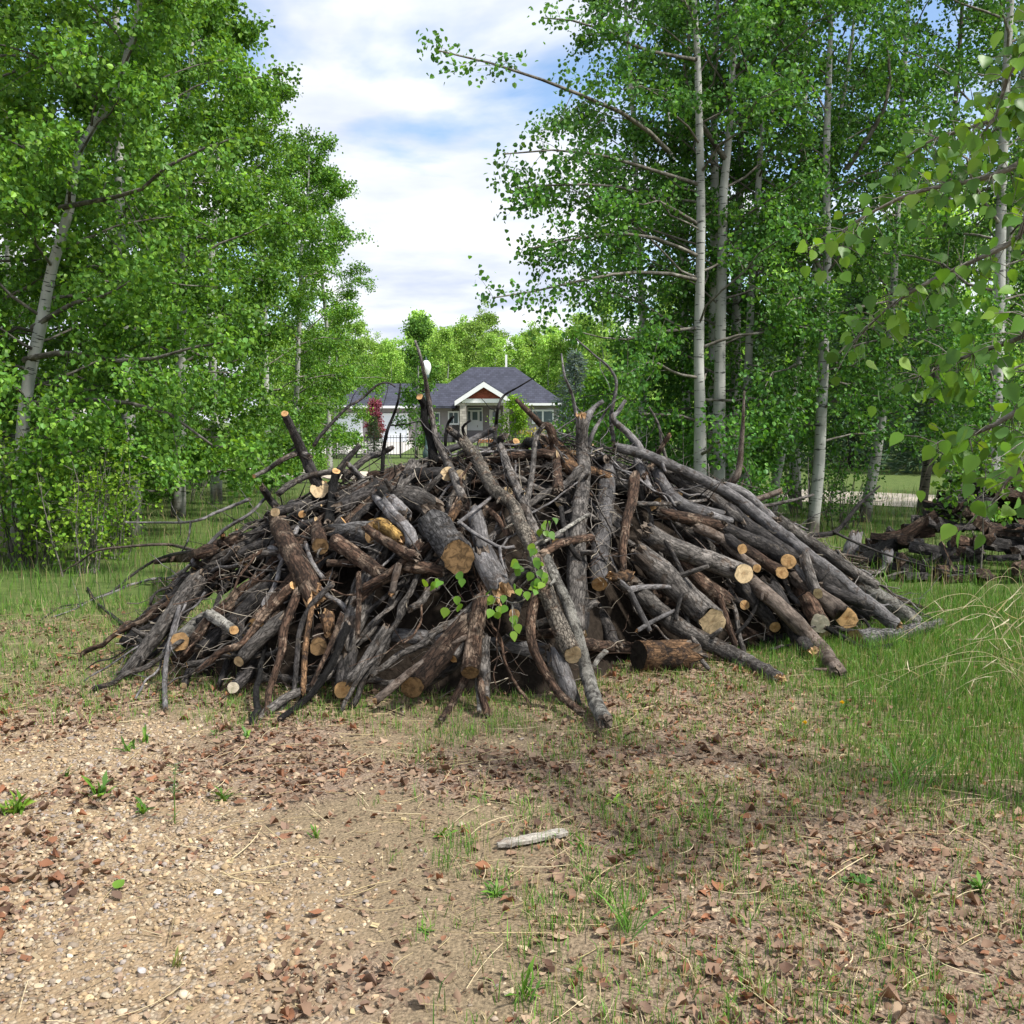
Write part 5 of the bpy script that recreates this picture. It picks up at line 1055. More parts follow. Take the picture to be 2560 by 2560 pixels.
H('B', 'round pale cut end among the green leaves, front centre', 'dark', [(960, 1210, -.2), (932, 1290)], 32, 33, 'xo', .12, face=1.2)
H('B', 'small orange cut end beside the thick upright trunk', 'dark', [(1230, 810, -.15), (1186, 862)], 24, 26, 'xo', .08, face=1.2)
H('B', 'rough brown branch reaching right across the thick upright trunk', 'brown', [(1100, 935), (1200, 870), (1300, 845), (1395, 830)], 26, 22, 'xx', .22)
H('B', 'thin lichen covered branch crossing the thick upright trunk', 'lichen', [(1050, 880), (1180, 815), (1280, 750), (1380, 690)], 15, 9, 'x-', .24)
H('B', 'dark stick crossing down right over the thick upright trunk', 'dark', [(1215, 650), (1230, 760), (1280, 900), (1360, 990)], 14, 16, 'xx', .22)
H('B', 'hanging brown branch with a torn orange knot at its foot', 'brown', [(1655, 470), (1645, 600), (1610, 720), (1600, 800), (1585, 900), (1590, 1050)], 34, 22, 'xX', .15)
H('B', 'torn orange knot of wood right of centre', 'orange', [(1510, 1060), (1560, 1075), (1620, 1060)], 26, 34, 'XX', .17, lump=.3)
H('B', 'bare silver branch forking down over the dark hollow', 'silver', [(1560, 1100), (1620, 1150), (1660, 1220), (1745, 1385)], 24, 15, 'xx', .22)
H('B', 'silver branch pointing right over the dark hollow', 'silver', [(1610, 1150), (1720, 1130), (1890, 1128)], 20, 14, 'xX', .22)
H('B', 'brown log lying level at the bottom of the dark hollow', 'brown', [(1330, 1470), (1450, 1485), (1560, 1495), (1690, 1500)], 38, 34, 'xx', -.12)
H('B', 'level brown log low in the front centre', 'brown', [(940, 1430), (1040, 1420), (1170, 1405)], 30, 30, 'xx', -.05)
H('B', 'mossy stick standing at the edge of the dark hollow', 'lichen', [(1480, 1520), (1440, 1560), (1405, 1620)], 18, 14, 'xx', -.02)
# ---- right third
H('C', 'smooth grey log with an oval yellow cut, upper right', 'grey', [(180, 810), (300, 880), (420, 925), (580, 985), (745, 1045, .08)], 56, 56, 'xp', .12, face=1.0, rough=.06)
H('C', 'thick rough log with a large pale cut, right of the dark hollow', 'grey', [(130, 940), (250, 1040), (350, 1130), (450, 1230), (555, 1335)], 66, 76, 'xp', .12, face=1.0, stubs=1)
H('C', 'flaking grey log running down to an orange end on the grass', 'grey', [(100, 1150), (220, 1260), (330, 1350), (440, 1420), (600, 1500), (780, 1590), (965, 1690)], 58, 42, 'xX', .10, stubs=2)
H('C', 'long bare brown pole slanting down right into the grass', 'bare', [(770, 1085, -.2), (900, 1190), (1050, 1330), (1200, 1490), (1315, 1645)], 44, 46, 'xx', .16, stubs=2)
H('C', 'brown branch with a small orange cut right of the oval yellow cut', 'bare', [(470, 770), (600, 830), (700, 920), (825, 1016, .06)], 32, 26, 'xo', .10, face=1.0)
H('C', 'red brown log lying above the oval yellow cut log', 'brown', [(260, 680), (400, 715), (560, 748), (665, 782)], 36, 32, 'xx', .12)
H('C', 'rough barked log with an orange cut, upper of the stacked pair', 'dark', [(640, 790), (760, 840), (880, 890), (1018, 975, .08)], 48, 40, 'xo', .10, face=1.15)
H('C', 'rough barked log with an orange cut, lower of the stacked pair', 'brown', [(720, 890), (820, 950), (978, 1042, .1)], 42, 34, 'xo', .09, face=1.15)
H('C', 'small orange log end above the stacked pair', 'dark', [(640, 830, -.1), (737, 898)], 30, 30, 'xo', .22, face=1.1)
H('C', 'outermost long weathered pole sloping down the right flank', 'silver', [(-20, 285), (120, 320), (250, 370), (400, 435), (560, 510), (700, 592), (860, 720), (1020, 842), (1150, 950), (1300, 1062), (1450, 1190), (1665, 1362)], 28, 40, 'xX', .14, stubs=1)
H('C', 'grey pole joining the outermost pole on the right flank', 'silver', [(640, 520), (750, 560), (860, 665), (960, 765), (1030, 850)], 24, 38, 'xx', .06)
H('C', 'dark log with a pale cut lying outside the right flank', 'grey', [(960, 730), (1100, 830), (1240, 920), (1400, 1035), (1538, 1120)], 38, 34, 'xp', .14, face=1.15)
H('C', 'lichen grey log lowest on the right flank', 'lichen', [(1440, 1110), (1600, 1210), (1700, 1280), (1785, 1345)], 46, 42, 'xx', -.06)
H('C', 'rotten furrowed log lying level at the right foot', 'furrow', [(1415, 1440), (1520, 1435), (1620, 1425), (1760, 1390), (1935, 1350)], 56, 26, 'bx', .08, lump=.22)
H('C', 'thin black stick bowing along the grass at the right foot', 'black', [(1240, 1370), (1340, 1430), (1450, 1490), (1560, 1495), (1640, 1480), (1760, 1430), (1865, 1388)], 17, 11, 'xx', .10)
H('C', 'thin twig lying in the grass off the bowed black stick', 'dark', [(1470, 1490), (1530, 1530), (1595, 1565)], 11, 6, 'x-', .06)
H('C', 'brown log with a round cream cut and a crack, right side', 'brown', [(1080, 1090, -.2), (1130, 1200, -.08), (1206, 1346)], 54, 52, 'xw', .08, face=1.15)
H('C', 'grey log with a flared tan cut and dark heart, right side', 'bare', [(1030, 1050, -.22), (1120, 1120, -.08), (1240, 1210), (1368, 1312, .04)], 42, 56, 'xo', .10, face=1.15)
H('C', 'dark log with a small tan cut behind the flared log', 'dark', [(1230, 1130, -.1), (1350, 1180), (1462, 1226)], 34, 28, 'xo', .16, face=1.15)
H('C', 'forked branch stub with a small cut above the flared log', 'grey', [(1115, 960), (1145, 1050), (1165, 1110), (1197, 1168)], 32, 27, 'xp', .27, face=1.15)
H('C', 'broken silver fork beside the forked branch stub', 'silver', [(1060, 1000), (1100, 1060), (1150, 1120)], 14, 20, 'Xx', .15)
H('C', 'smooth lavender grey pole high on the right flank', 'silver', [(225, 440), (260, 510), (330, 600), (440, 665), (580, 700)], 34, 44, 'xx', .08, rough=.05)
H('C', 'short lavender pole left of the smooth lavender grey pole', 'silver', [(105, 370), (140, 450), (175, 540)], 26, 26, 'xx', .05)
H('E', 'curved red grey branch standing tall right of the crest', 'bare', [(1272, 765), (1265, 900), (1262, 1000), (1250, 1150), (1240, 1280), (1215, 1360), (1150, 1430), (1100, 1520)], 6, 32, '-x', .02, twigs=2)
H('C', 'thin stick with a white cut end on the right flank', 'silver', [(560, 700), (620, 715), (672, 730)], 22, 21, 'xw', .18, face=1.0)
H('C', 'broken brown branch end pointing right behind the flank', 'bare', [(760, 620), (860, 590), (965, 552)], 22, 17, 'xX', -.1)
H('C', 'thin grey branch pointing right behind the flank', 'grey', [(760, 640), (870, 640), (1000, 615), (1170, 572)], 15, 7, 'x-', -.1, twigs=2)
H('C', 'splintered rotten log end below the oval yellow cut', 'brown', [(360, 990), (450, 1070), (540, 1140), (620, 1200)], 54, 60, 'xx', .02, lump=.25, rough=.3)
H('C', 'small tan log end in the shadow below the oval yellow cut', 'dark', [(640, 1180, -.1), (752, 1237)], 28, 29, 'xo', .02, face=1.1)
H('C', 'black log with a small tan cut low in the right hollow', 'dark', [(720, 1110), (800, 1200), (870, 1290), (935, 1370)], 44, 34, 'xo', .02)
H('C', 'red brown log under the long bare brown pole', 'dark', [(900, 1110), (990, 1270), (1070, 1420), (1150, 1545)], 50, 50, 'xX', .02)
H('C', 'thin brown stick standing in the mouth of the dark hollow', 'brown', [(600, 1190), (640, 1320), (695, 1475)], 22, 18, 'xx', .12)
H('C', 'thin black stick leaning in the right hollow', 'black', [(835, 1215), (770, 1340), (700, 1412)], 11, 10, 'xx', .12)
H('C', 'crooked dark stick running over the oval yellow cut log', 'dark', [(180, 755), (290, 880), (350, 990), (400, 1100), (495, 1185)], 15, 15, 'xx', .22)
H('C', 'thin stick dropping across the thick rough log', 'dark', [(400, 1105), (355, 1230), (335, 1325)], 14, 12, 'xx', .24)
H('C', 'pale bare stick pointing down left in the dark hollow', 'silver', [(330, 1272), (210, 1330), (105, 1392)], 12, 13, 'xX', .22)
H('C', 'blue grey log under the outermost pole', 'dark', [(660, 670), (780, 780), (900, 860), (1030, 950)], 50, 56, 'xx', .02)
H('C', 'wide dark log low under the outermost pole', 'dark', [(1080, 930), (1200, 1060), (1330, 1170), (1470, 1260)], 60, 64, 'xx', .0)
H('C', 'brown grey log upper right behind the lavender pole', 'grey', [(240, 395), (350, 480), (450, 545), (600, 625), (710, 725)], 34, 40, 'xx', .04)
H('C', 'grey branch level across the upper right slope', 'grey', [(100, 625), (220, 628), (340, 622), (520, 605)], 15, 9, 'x-', .16)
# the sawn block in front
c0 = atg(1612, 1690); c1 = atg(1722, 1688); ax_ = norm(c1 - c0); c0 = c0 + np.array([0, .10, .098]); c1 = c1 + np.array([0, .14, .098])
blk = limb('log', [c0 - ax_ * .03, (c0 + c1) / 2, c1 + ax_ * .01], [.098, .10, .094], 'orange', 'kx', 'short rotting log block with a charred end lying in the grass before the pile', 'log', rough=.12, lump=.14, face=.25); CF.append(((c0 + c1) / 2, .17)); CF.append((c1, .12))
# ---- the smaller wood between: every stick its own thing
rng = np.random.default_rng(314)
ZONES = [('left foot', -3.2, -1.6), ('left shoulder', -1.6, -.8), ('centre left', -.8, 0.0), ('centre', 0.0, .7), ('centre right', .7, 1.5), ('right flank', 1.5, 2.4), ('right foot', 2.4, 3.4)]
CN = dict(grey='grey', dark='charcoal', brown='red brown', silver='silver', black='black', bare='bare brown', lichen='lichened')
def zone(x): 
    for nm, a_, b_ in ZONES:
        if x < b_: return nm
    return 'right foot'
def fill(n, r_lo, r_hi, l_lo, l_hi, depth_lo, depth_hi, nm, twigs=(0, 1), styles=('grey', 'dark', 'brown', 'silver'), pr=(.3, .35, .25, .1), wob=.02, cutp=.25, xr=(-2.5, 3.0), top=None):
    k = 0
    while k < n:
        x = rng.uniform(*xr); cy = 7.25 + .17 * x
        y = cy + rng.uniform(-1.85, .75); h = float(mound(np.array([x]), np.array([y]))[0])
        if h < .06 or (top and h < top): continue
        r = rng.uniform(r_lo, r_hi); l = rng.uniform(l_lo, l_hi)
        g = np.array([x - .2, (y - cy) * 1.35]); g = g / (np.linalg.norm(g) + .25)
        dh = g + rng.normal(0, .55, 2); dh = dh / np.linalg.norm(dh)
        off = rng.uniform(depth_lo, depth_hi)
        ends = []
        for s in (-.5, .5):
            q = np.array([x, y]) + dh * l * s * .92; hz_ = max(float(mound(q[:1], q[1:2])[0]), 0.0)
            ends.append(np.array([q[0], q[1], hz_]))
        mid = np.array([x, y, h]); e0, e1 = ends
        lift = max(0.0, h - (e0[2] + e1[2]) / 2)
        e0 = e0 + np.array([0, 0, lift * .55]); e1 = e1 + np.array([0, 0, lift * .55]); mid = (e0 + e1) / 2 * .5 + mid * .5
        if r > .03 and min(ends[0][2], ends[1][2]) <= .0: continue
        nrm = norm(np.array([(x - .2) * .35, (y - cy) * .5, .8]))
        P = [p_ + nrm * (off + r) for p_ in (e0, mid, e1)]
        if min(p_[2] for p_ in P) < r * .5: 
            for p_ in P: p_[2] = max(p_[2], r * .6)
        hide = False
        for c_, rc in CF:
            v_ = c_ - CAMP; dl = np.linalg.norm(v_); v_ = v_ / dl
            for f_ in np.linspace(0, 1, 9):
                q = (P[0] * (1 - f_) * (1 - f_) + 2 * P[1] * f_ * (1 - f_) + P[2] * f_ * f_) - CAMP; t_ = q @ v_
                if t_ < dl - .02 and np.linalg.norm(q - v_ * t_) < rc * .8 + r: hide = True
        if hide: continue
        st = styles[rng.choice(len(styles), p=pr)]
        ec = [('o', 'p')[rng.integers(0, 2)] if rng.random() < cutp else 'x' for _ in range(2)]
        if r < .008: ec = ['-', '-']
        zn = zone(x); size = 'thick' if r > .04 else 'slender' if r > .013 else 'thin'
        lab = '%s %s %s woven into the %s of the pile' % (size, CN[st], nm, zn)
        taper = rng.uniform(.45, .95) if nm != 'log' else rng.uniform(.8, 1.0)
        limb(nm, P, [r, r * (1 + taper) / 2, r * taper] if rng.random() < .5 else [r * taper, r * (1 + taper) / 2, r], st, ''.join(ec), lab, nm, '%s %s in the %s of the pile' % (CN[st], {'log': 'logs', 'branch': 'branches', 'stick': 'sticks'}[nm], zn), wob=wob, twigs=int(rng.integers(*twigs)) if twigs[1] > twigs[0] + 0 else 0, stubs=int(rng.random() < .4) if r > .02 else 0)
        k += 1
fill(62, .040, .075, .8, 1.7, -.30, -.10, 'log', (0, 1), cutp=.5)
fill(80, .016, .036, .7, 1.6, -.14, .02, 'branch', (0, 3), wob=.022)
fill(40, .010, .022, .6, 1.3, -.05, .06, 'branch', (0, 3), ('grey', 'dark', 'silver', 'black'), (.4, .3, .2, .1), wob=.028, xr=(-2.3, -.6))
fill(85, .005, .011, .5, 1.1, -.03, .09, 'stick', (1, 4), ('grey', 'dark', 'silver', 'brown', 'bare'), (.25, .15, .35, .15, .1), wob=.032)
fill(30, .005, .010, .5, 1.1, -.02, .12, 'stick', (2, 5), ('grey', 'dark', 'silver', 'brown'), (.3, .3, .3, .1), wob=.035, xr=(.3, 1.9), top=1.0)
# fine twigs and roots, nobody could count them
rng = np.random.default_rng(99); n = 2900
x = rng.uniform(-2.6, 3.1, n); cy = 7.25 + .17 * x; y = cy + rng.uniform(-1.9, .5, n); h = mound(x, y); k = h > .05; x, y, h = x[k], y[k], h[k]; n = len(x)
c = np.stack([x, y, h + rng.uniform(-.06, .09, n)], -1); d = norm(rng.normal(0, 1, (n, 3)) * np.array([1, .8, .6])); l = rng.uniform(.06, .34, n); w = np.linspace(-.5, .5, 6)
P = c[:, None] + d[:, None] * (l[:, None] * w)[..., None] + np.cumsum(rng.normal(0, .11, (n, 6, 3)), 1) * l[:, None, None] * .35
P[..., 2] = np.maximum(P[..., 2], .012)
V, Q, B = batch_tubes(P, (rng.uniform(.0012, .0038, n))[:, None] * np.linspace(1, .45, 6)[None], 4)
tc_ = np.array([[.05, .042, .036], [.16, .14, .12], [.09, .06, .045], [.32, .28, .22], [.22, .2, .18]])
a = Acc(); a.add(V, Q, C=np.repeat(tc_[rng.integers(0, 5, n)] * rng.uniform(.7, 1.2, (n, 1)), 24, 0))
tag(link('twig_tangle', a.mesh('twig_tangle', [colmat('twig_bark', .9, .15, 90., .2, .2)])), 'tangle of fine dead twigs and roots all over the pile', 'twigs', kind='stuff')
# added dark core under the wood: blocks light, stands for shade in the gaps
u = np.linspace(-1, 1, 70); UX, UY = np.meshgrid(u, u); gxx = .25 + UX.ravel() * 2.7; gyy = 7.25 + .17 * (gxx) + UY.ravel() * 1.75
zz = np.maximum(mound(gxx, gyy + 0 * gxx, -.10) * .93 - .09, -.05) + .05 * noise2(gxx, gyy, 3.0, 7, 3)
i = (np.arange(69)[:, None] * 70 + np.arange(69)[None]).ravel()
tag(link('pile_core', mesh_np('pile_core', np.stack([gxx, gyy, zz], -1), [np.stack([i, i + 1, i + 71, i + 70], -1)], [plain('dark_core', (.022, .017, .013), .95, 30., .4, .1, bump=.8)])), 'dark core added inside the pile to stand for the shade in its gaps', 'debris', kind='stuff')
# ================================================================== small things
BL = np.array([[0, 0, 0], [.22, .02, .05], [.44, .22, .09], [.45, .45, .09], [.30, .72, .06], [0, 1.08, -.07], [-.30, .72, .06], [-.45, .45, .09], [-.44, .22, .09], [-.22, .02, .05], [0, .3, -.01], [0, .62, -.02]])
BLF = [np.array([[0, 1, 10], [1, 2, 10], [2, 3, 10], [3, 11, 10], [3, 4, 11], [4, 5, 11], [5, 6, 11], [6, 7, 11], [7, 10, 11], [7, 8, 10], [8, 9, 10], [9, 0, 10]])]
M_NEARLEAF = leafmat('near_aspen_leaf', .42, (1.25, 1.15, .45), .42, .35, 1.0)
LEAFMESH = []
for q, c_ in enumerate([(.11, .25, .03), (.15, .30, .035), (.09, .20, .032), (.20, .34, .04)]):
    v = BL.copy(); v[:, 2] *= (.6, 1.2, 1.8, .3)[q]; v[5:7, 0] += (.03, -.04, .05, 0)[q]
    LEAFMESH.append(mesh_np('leaf', v, BLF, [M_NEARLEAF], True, np.repeat(np.array([c_]), len(v), 0)))
from mathutils import Matrix
def leaf_obj(parent, pos, ax, nh, size, rng_, base):
    X_, Yv, Zv = axes(np.array([ax], float), np.array([nh], float))
    o_ = bpy.data.objects.new('leaf', LEAFMESH[int(rng_.integers(0, 4))]); COL.objects.link(o_); o_.parent = parent
    p_ = pos - base
    o_.matrix_local = Matrix(((X_[0, 0] * size, Yv[0, 0] * size, Zv[0, 0] * size, p_[0]), (X_[0, 1] * size, Yv[0, 1] * size, Zv[0, 1] * size, p_[1]), (X_[0, 2] * size, Yv[0, 2] * size, Zv[0, 2] * size, p_[2]), (0, 0, 0, 1)))
    return o_
# ---- the aspen just out of the picture on the right whose branches hang into it
rng = np.random.default_rng(71)
tb = np.array([2.75, 3.7, 0.0]); near = empty('overhanging_aspen', tb); tag(near, 'nearest aspen, its big leaved branches hanging in at the right edge', 'tree')
Pt, Rt = smooth_path(np.array([[0, 0, -.1], [.03, .02, 1.2], [0, .05, 2.4], [.06, .1, 3.6], [.02, .1, 5.0]]), np.array([.10, .085, .075, .06, .04]), .15)
V, Q, B = tube(Pt, Rt, 14, .08, 3, 3.0, .05); link('trunk', mesh_np('trunk', V, [Q], [M_ASPEN], True, None, B), near)
NB = [[(2640, 330, 3.6), (2560, 400, 3.6), (2480, 440, 3.6), (2380, 462, 3.7), (2290, 480, 3.8), (2200, 520, 3.9), (2110, 575, 4.0), (2075, 640, 4.0)],
      [(2650, 60, 3.5), (2580, 110, 3.5), (2520, 190, 3.55), (2490, 290, 3.6), (2440, 350, 3.65)],
      [(2640, 480, 3.4), (2550, 590, 3.5), (2440, 650, 3.6), (2330, 700, 3.7), (2220, 770, 3.8), (2140, 850, 3.85)],
      [(2650, 960, 3.0), (2570, 1010, 3.05), (2490, 1060, 3.1), (2420, 1090, 3.2), (2345, 1110, 3.3)],
      [(2650, 780, 3.2), (2560, 840, 3.25), (2480, 870, 3.35), (2390, 900, 3.45), (2300, 940, 3.55)],
      [(2650, 1090, 2.9), (2580, 1150, 2.95), (2520, 1200, 3.0), (2480, 1260, 3.05)],
      [(2640, 220, 3.9), (2540, 280, 4.0), (2420, 320, 4.1), (2310, 360, 4.2), (2240, 420, 4.3)]]
nleaf = [46, 40, 46, 46, 40, 34, 44]; JC, JO = [], []
for bpts, nl in zip(NB, nleaf):
    P_ = np.array([at(*q) for q in bpts]); start = tb + np.array([0, .05, max(P_[0, 2] - .25, .6)])
    P_ = np.concatenate([start[None], P_]); R_ = np.linspace(.014, .003, len(P_)); Ps, Rs = smooth_path(P_, R_, .05)
    V, Q, B = tube(Ps - tb, Rs, 8, .1, 4, 5.0, .1); br_ = link('branch', mesh_np('branch', V, [Q], [M_LIMB], True, None, B), near)
    tw = Acc(); n0 = int(len(Ps) * .2)
    for k_ in range(nl + 130):
        i_ = int(rng.integers(n0, len(Ps))); d_ = norm(rng.normal(0, 1, 3) * np.array([1, 1, .8]) + np.array([-.3, 0, -.15])); l_ = rng.uniform(.02, .15)
        e_ = Ps[i_] + d_ * l_ + np.array([0, 0, -.02]); tw.add(*(lambda r_: (r_[0], r_[1]))(batch_tubes(np.stack([Ps[i_] - tb, (Ps[i_] + e_) / 2 - tb + np.array([0, 0, .01]), e_ - tb])[None], np.array([[.0016, .0013, .0009]]), 4)))
        ax_ = norm(rng.normal(0, .45, 3) + d_ * .4 + np.array([0, 0, -.8])); nh_ = norm(rng.normal(0, .55, 3) + np.array([-.25, -.75, .35])); sz = rng.uniform(.036, .062)
        if k_ < nl: leaf_obj(br_, e_, ax_, nh_, sz, rng, tb)
        else: JC.append((e_ + rng.normal(0, .03, 3), ax_, nh_, sz))
    tag(link('leaf_stalks', tw.mesh('leaf_stalks', [M_LIMB]), br_), kind='stuff')
C = np.array([j[0] for j in JC]) - tb; X_, Yv, Zv = axes(np.array([j[1] for j in JC]), np.array([j[2] for j in JC])); V, Fc = scatter(BL, BLF, C, X_, Yv, Zv, np.array([j[3] for j in JC]))
tag(link('foliage', mesh_np('foliage', V, Fc, [M_NEARLEAF], True, np.repeat(LG[rng.integers(0, 5, len(C))] * rng.uniform(.8, 1.3, (len(C), 1)), len(BL), 0)), near), kind='stuff')
# ---- thin saplings at the right edge
for sx, sy, sh, lab in [(2451, 1448, 1.5, 'thin bare stemmed sapling before the split wood heap'), (2392, 1420, 1.1, 'short leafy sapling left of the thin stemmed sapling')]:
    b_ = atg(sx, sy); sh_ = gen_tree(int(sx), straight(sh, int(sx), wob=.02), .010, 9, .38, .45, 4, 2, 5, leaf=.055, spread=.05, sides=6, bark_m=M_LIMB)
    plant_tree('sapling', sh_, b_, lab, cat='sapling')
# ---- green sprig still alive on a cut branch in the pile
ox, oy, sc_ = ZO['G']; lf = [(1400, 30), (1365, 70), (1432, 40), (1485, 5), (1445, 140), (1400, 130), (1355, 110), (1250, 260), (1275, 300), (1312, 300), (1338, 390), (1372, 430), (1325, 420), (1275, 530), (1340, 510), (1400, 530), (1335, 590), (1385, 630), (1285, 660), (1312, 700), (1335, 660), (1300, 610), (1405, 590), (868, 710), (1000, 750), (1025, 850), (958, 855), (890, 890), (905, 770), (860, 760), (552, 760), (572, 835), (602, 590), (560, 530), (345, 590), (402, 615), (250, 610), (330, 620), (440, 870), (470, 890), (1100, 1010), (1090, 950), (1132, 1030), (1150, 450), (1185, 480), (1130, 410), (1160, 500), (1090, 1100), (1222, 715), (1100, 640), (935, 910), (1140, 690)]
stem_px = [(1420, 170), (1310, 230), (1270, 330), (1300, 470), (1330, 620), (1200, 770), (1080, 800), (930, 745), (760, 740), (640, 790), (520, 750), (430, 640), (340, 560)]
def pile_pt(x_, y_, t_=.34): return S(ox + x_ / sc_, oy + y_ / sc_) - norm(S(ox + x_ / sc_, oy + y_ / sc_) - CAMP) * t_
sb = pile_pt(1420, 170); sprig = empty('poplar_sprig', sb); tag(sprig, 'green leafed poplar sprig still sprouting across the front of the pile', 'sprig')
Ps, Rs = smooth_path(np.array([pile_pt(*q, .30) for q in stem_px]), np.linspace(.006, .002, len(stem_px)), .03); V, Q, B = tube(Ps - sb, Rs, 6, .1); st_ = link('stem', mesh_np('stem', V, [Q], [M_LIMB], True, None, B), sprig)
stk = Acc()
for x_, y_ in lf:
    p_ = pile_pt(x_, y_ - 25, rng.uniform(.31, .38)); j_ = np.argmin(np.linalg.norm(Ps - p_, axis=1))
    leaf_obj(sprig, p_, norm(rng.normal(0, .4, 3) + np.array([0, -.1, -.9])), norm(rng.normal(0, .5, 3) + np.array([.1, -.8, .45])), rng.uniform(.042, .058), rng, sb)
    if np.linalg.norm(Ps[j_] - p_) < .25: v_, q_, _ = batch_tubes(np.stack([Ps[j_] - sb, (Ps[j_] + p_) / 2 - sb + np.array([0, 0, .01]), p_ - sb])[None], np.array([[.0016, .0013, .001]]), 4); stk.add(v_, q_)
tag(link('leaf_stalks', stk.mesh('leaf_stalks', [M_LIMB]), sprig), kind='stuff')
# ---- heap of old split firewood on the right
rng = np.random.default_rng(88)
def split_piece(seed, L_, r):
    r_ = np.random.default_rng(seed); ang = r_.uniform(1.3, 2.6); k_ = 6; arc = np.linspace(-ang / 2, ang / 2, k_); sec = np.concatenate([np.stack([np.cos(arc), np.sin(arc)], -1), [[r_.uniform(-.05, .15), r_.uniform(-.1, .1)]]]) * r
    n_ = k_ + 1; rows = []; 
    for t_ in np.linspace(-.5, .5, 7): rows.append(np.concatenate([sec * (1 + r_.normal(0, .05, (n_, 1))) + r_.normal(0, .004, (n_, 2)), np.full((n_, 1), t_ * L_) + r_.normal(0, .006, (n_, 1))], -1))
    V = np.concatenate(rows); V = V - np.array([r * .55, 0, 0]); i = (np.arange(6)[:, None] * n_); j = np.arange(n_)[None]; Q = np.stack([i + j, i + (j + 1) % n_, i + n_ + (j + 1) % n_, i + n_ + j], -1).reshape(-1, 4)
    mi = np.tile(np.array([0] * (k_ - 1) + [1, 1]), 6); caps = [list(range(n_))[::-1], list(range(6 * n_, 7 * n_))]
    return mesh_np('split_log', V, [Q, np.array(caps)], [STY['dark'], STY['grey'] if seed % 2 else STY['brown']], False, None, V, np.concatenate([mi, [1, 1]]))
SPL = [split_piece(q, L_, r) for q, (L_, r) in enumerate([(.42, .085), (.36, .07), (.45, .10), (.33, .06), (.5, .075)])]
def heap_h(x, y): return 1.08 * np.exp(-((x - 5.35) / .85) ** 2 - ((y - 10.9) / .9) ** 2) + .32 * np.exp(-((x - 4.2) / .6) ** 2 - ((y - 10.4) / .5) ** 2)
for k_ in range(190):
    x_ = rng.uniform(3.5, 6.6); y_ = rng.uniform(9.6, 11.6); h_ = float(heap_h(x_, y_))
    if h_ < .05: x_ = rng.uniform(4.3, 6.3); y_ = rng.uniform(10.1, 11.2); h_ = float(heap_h(x_, y_))
    o_ = bpy.data.objects.new('split_log', SPL[int(rng.integers(0, 5))]); COL.objects.link(o_); o_.location = (x_, y_, max(.05, h_ * rng.uniform(.72, 1.0) - .02)); o_.rotation_euler = (math.pi / 2 + rng.normal(0, .22), rng.uniform(0, 6.28), rng.uniform(0, 6.28))
    zn = 'top' if h_ > .7 else 'front foot' if y_ < 10.3 else 'slope'
    tag(o_, 'weathered split firewood piece on the %s of the old heap right of the pile' % zn, 'firewood', 'split firewood on the %s of the old heap' % zn)
def stump(px_, py_, r, h, tilt, label):
    b_ = atg(px_, py_); limb('stump', [b_ + np.array([0, 0, .0]), b_ + np.array([tilt * .5, 0, h * .5]), b_ + np.array([tilt, .05, h])], [r, r * .9, r * .8], 'silver', 'xx', label, 'stump', lump=.35, rough=.25)
stump(2120, 1420, .10, .34, .08, 'grey weathered stump left of the split wood heap'); stump(2215, 1440, .07, .22, .02, 'small pale stump standing before the split wood heap')
pA, pB = at(2165, 1400, 10.2), at(2290, 1325, 10.6)
limb('beam', [pA, (pA + pB) / 2, pB], [.07, .07, .07], 'black', 'xx', 'dark squared beam leaning on the left of the split wood heap', 'beam', rough=.05, lump=.05)
pA, pB = at(2065, 1378, 9.4), at(2170, 1398, 9.2)
limb('stick', [pA, (pA + pB) / 2, pB], [.012, .012, .010], 'bare', 'xx', 'pale straight stick lying between the pile and the split wood heap', 'stick')
bb = [(1990, 1345, 9.6), (2070, 1335, 9.7), (2100, 1320, 9.8), (2140, 1270, 9.9), (2170, 1240, 10.0), (2200, 1215, 10.1)]
limb('branch', [at(*q) for q in bb], [.03, .028, .024, .02, .015, .008], 'dark', 'x-', 'dark fallen bough lying from the pile toward the split wood heap', 'branch', twigs=4)
limb('branch', [at(2085, 1330, 9.7), at(2160, 1365, 9.6), at(2260, 1400, 9.5), at(2420, 1440, 9.4)], [.016, .012, .009, .005], 'dark', 'x-', 'thin fallen branch drooping right below the dark fallen bough', 'branch', twigs=4)
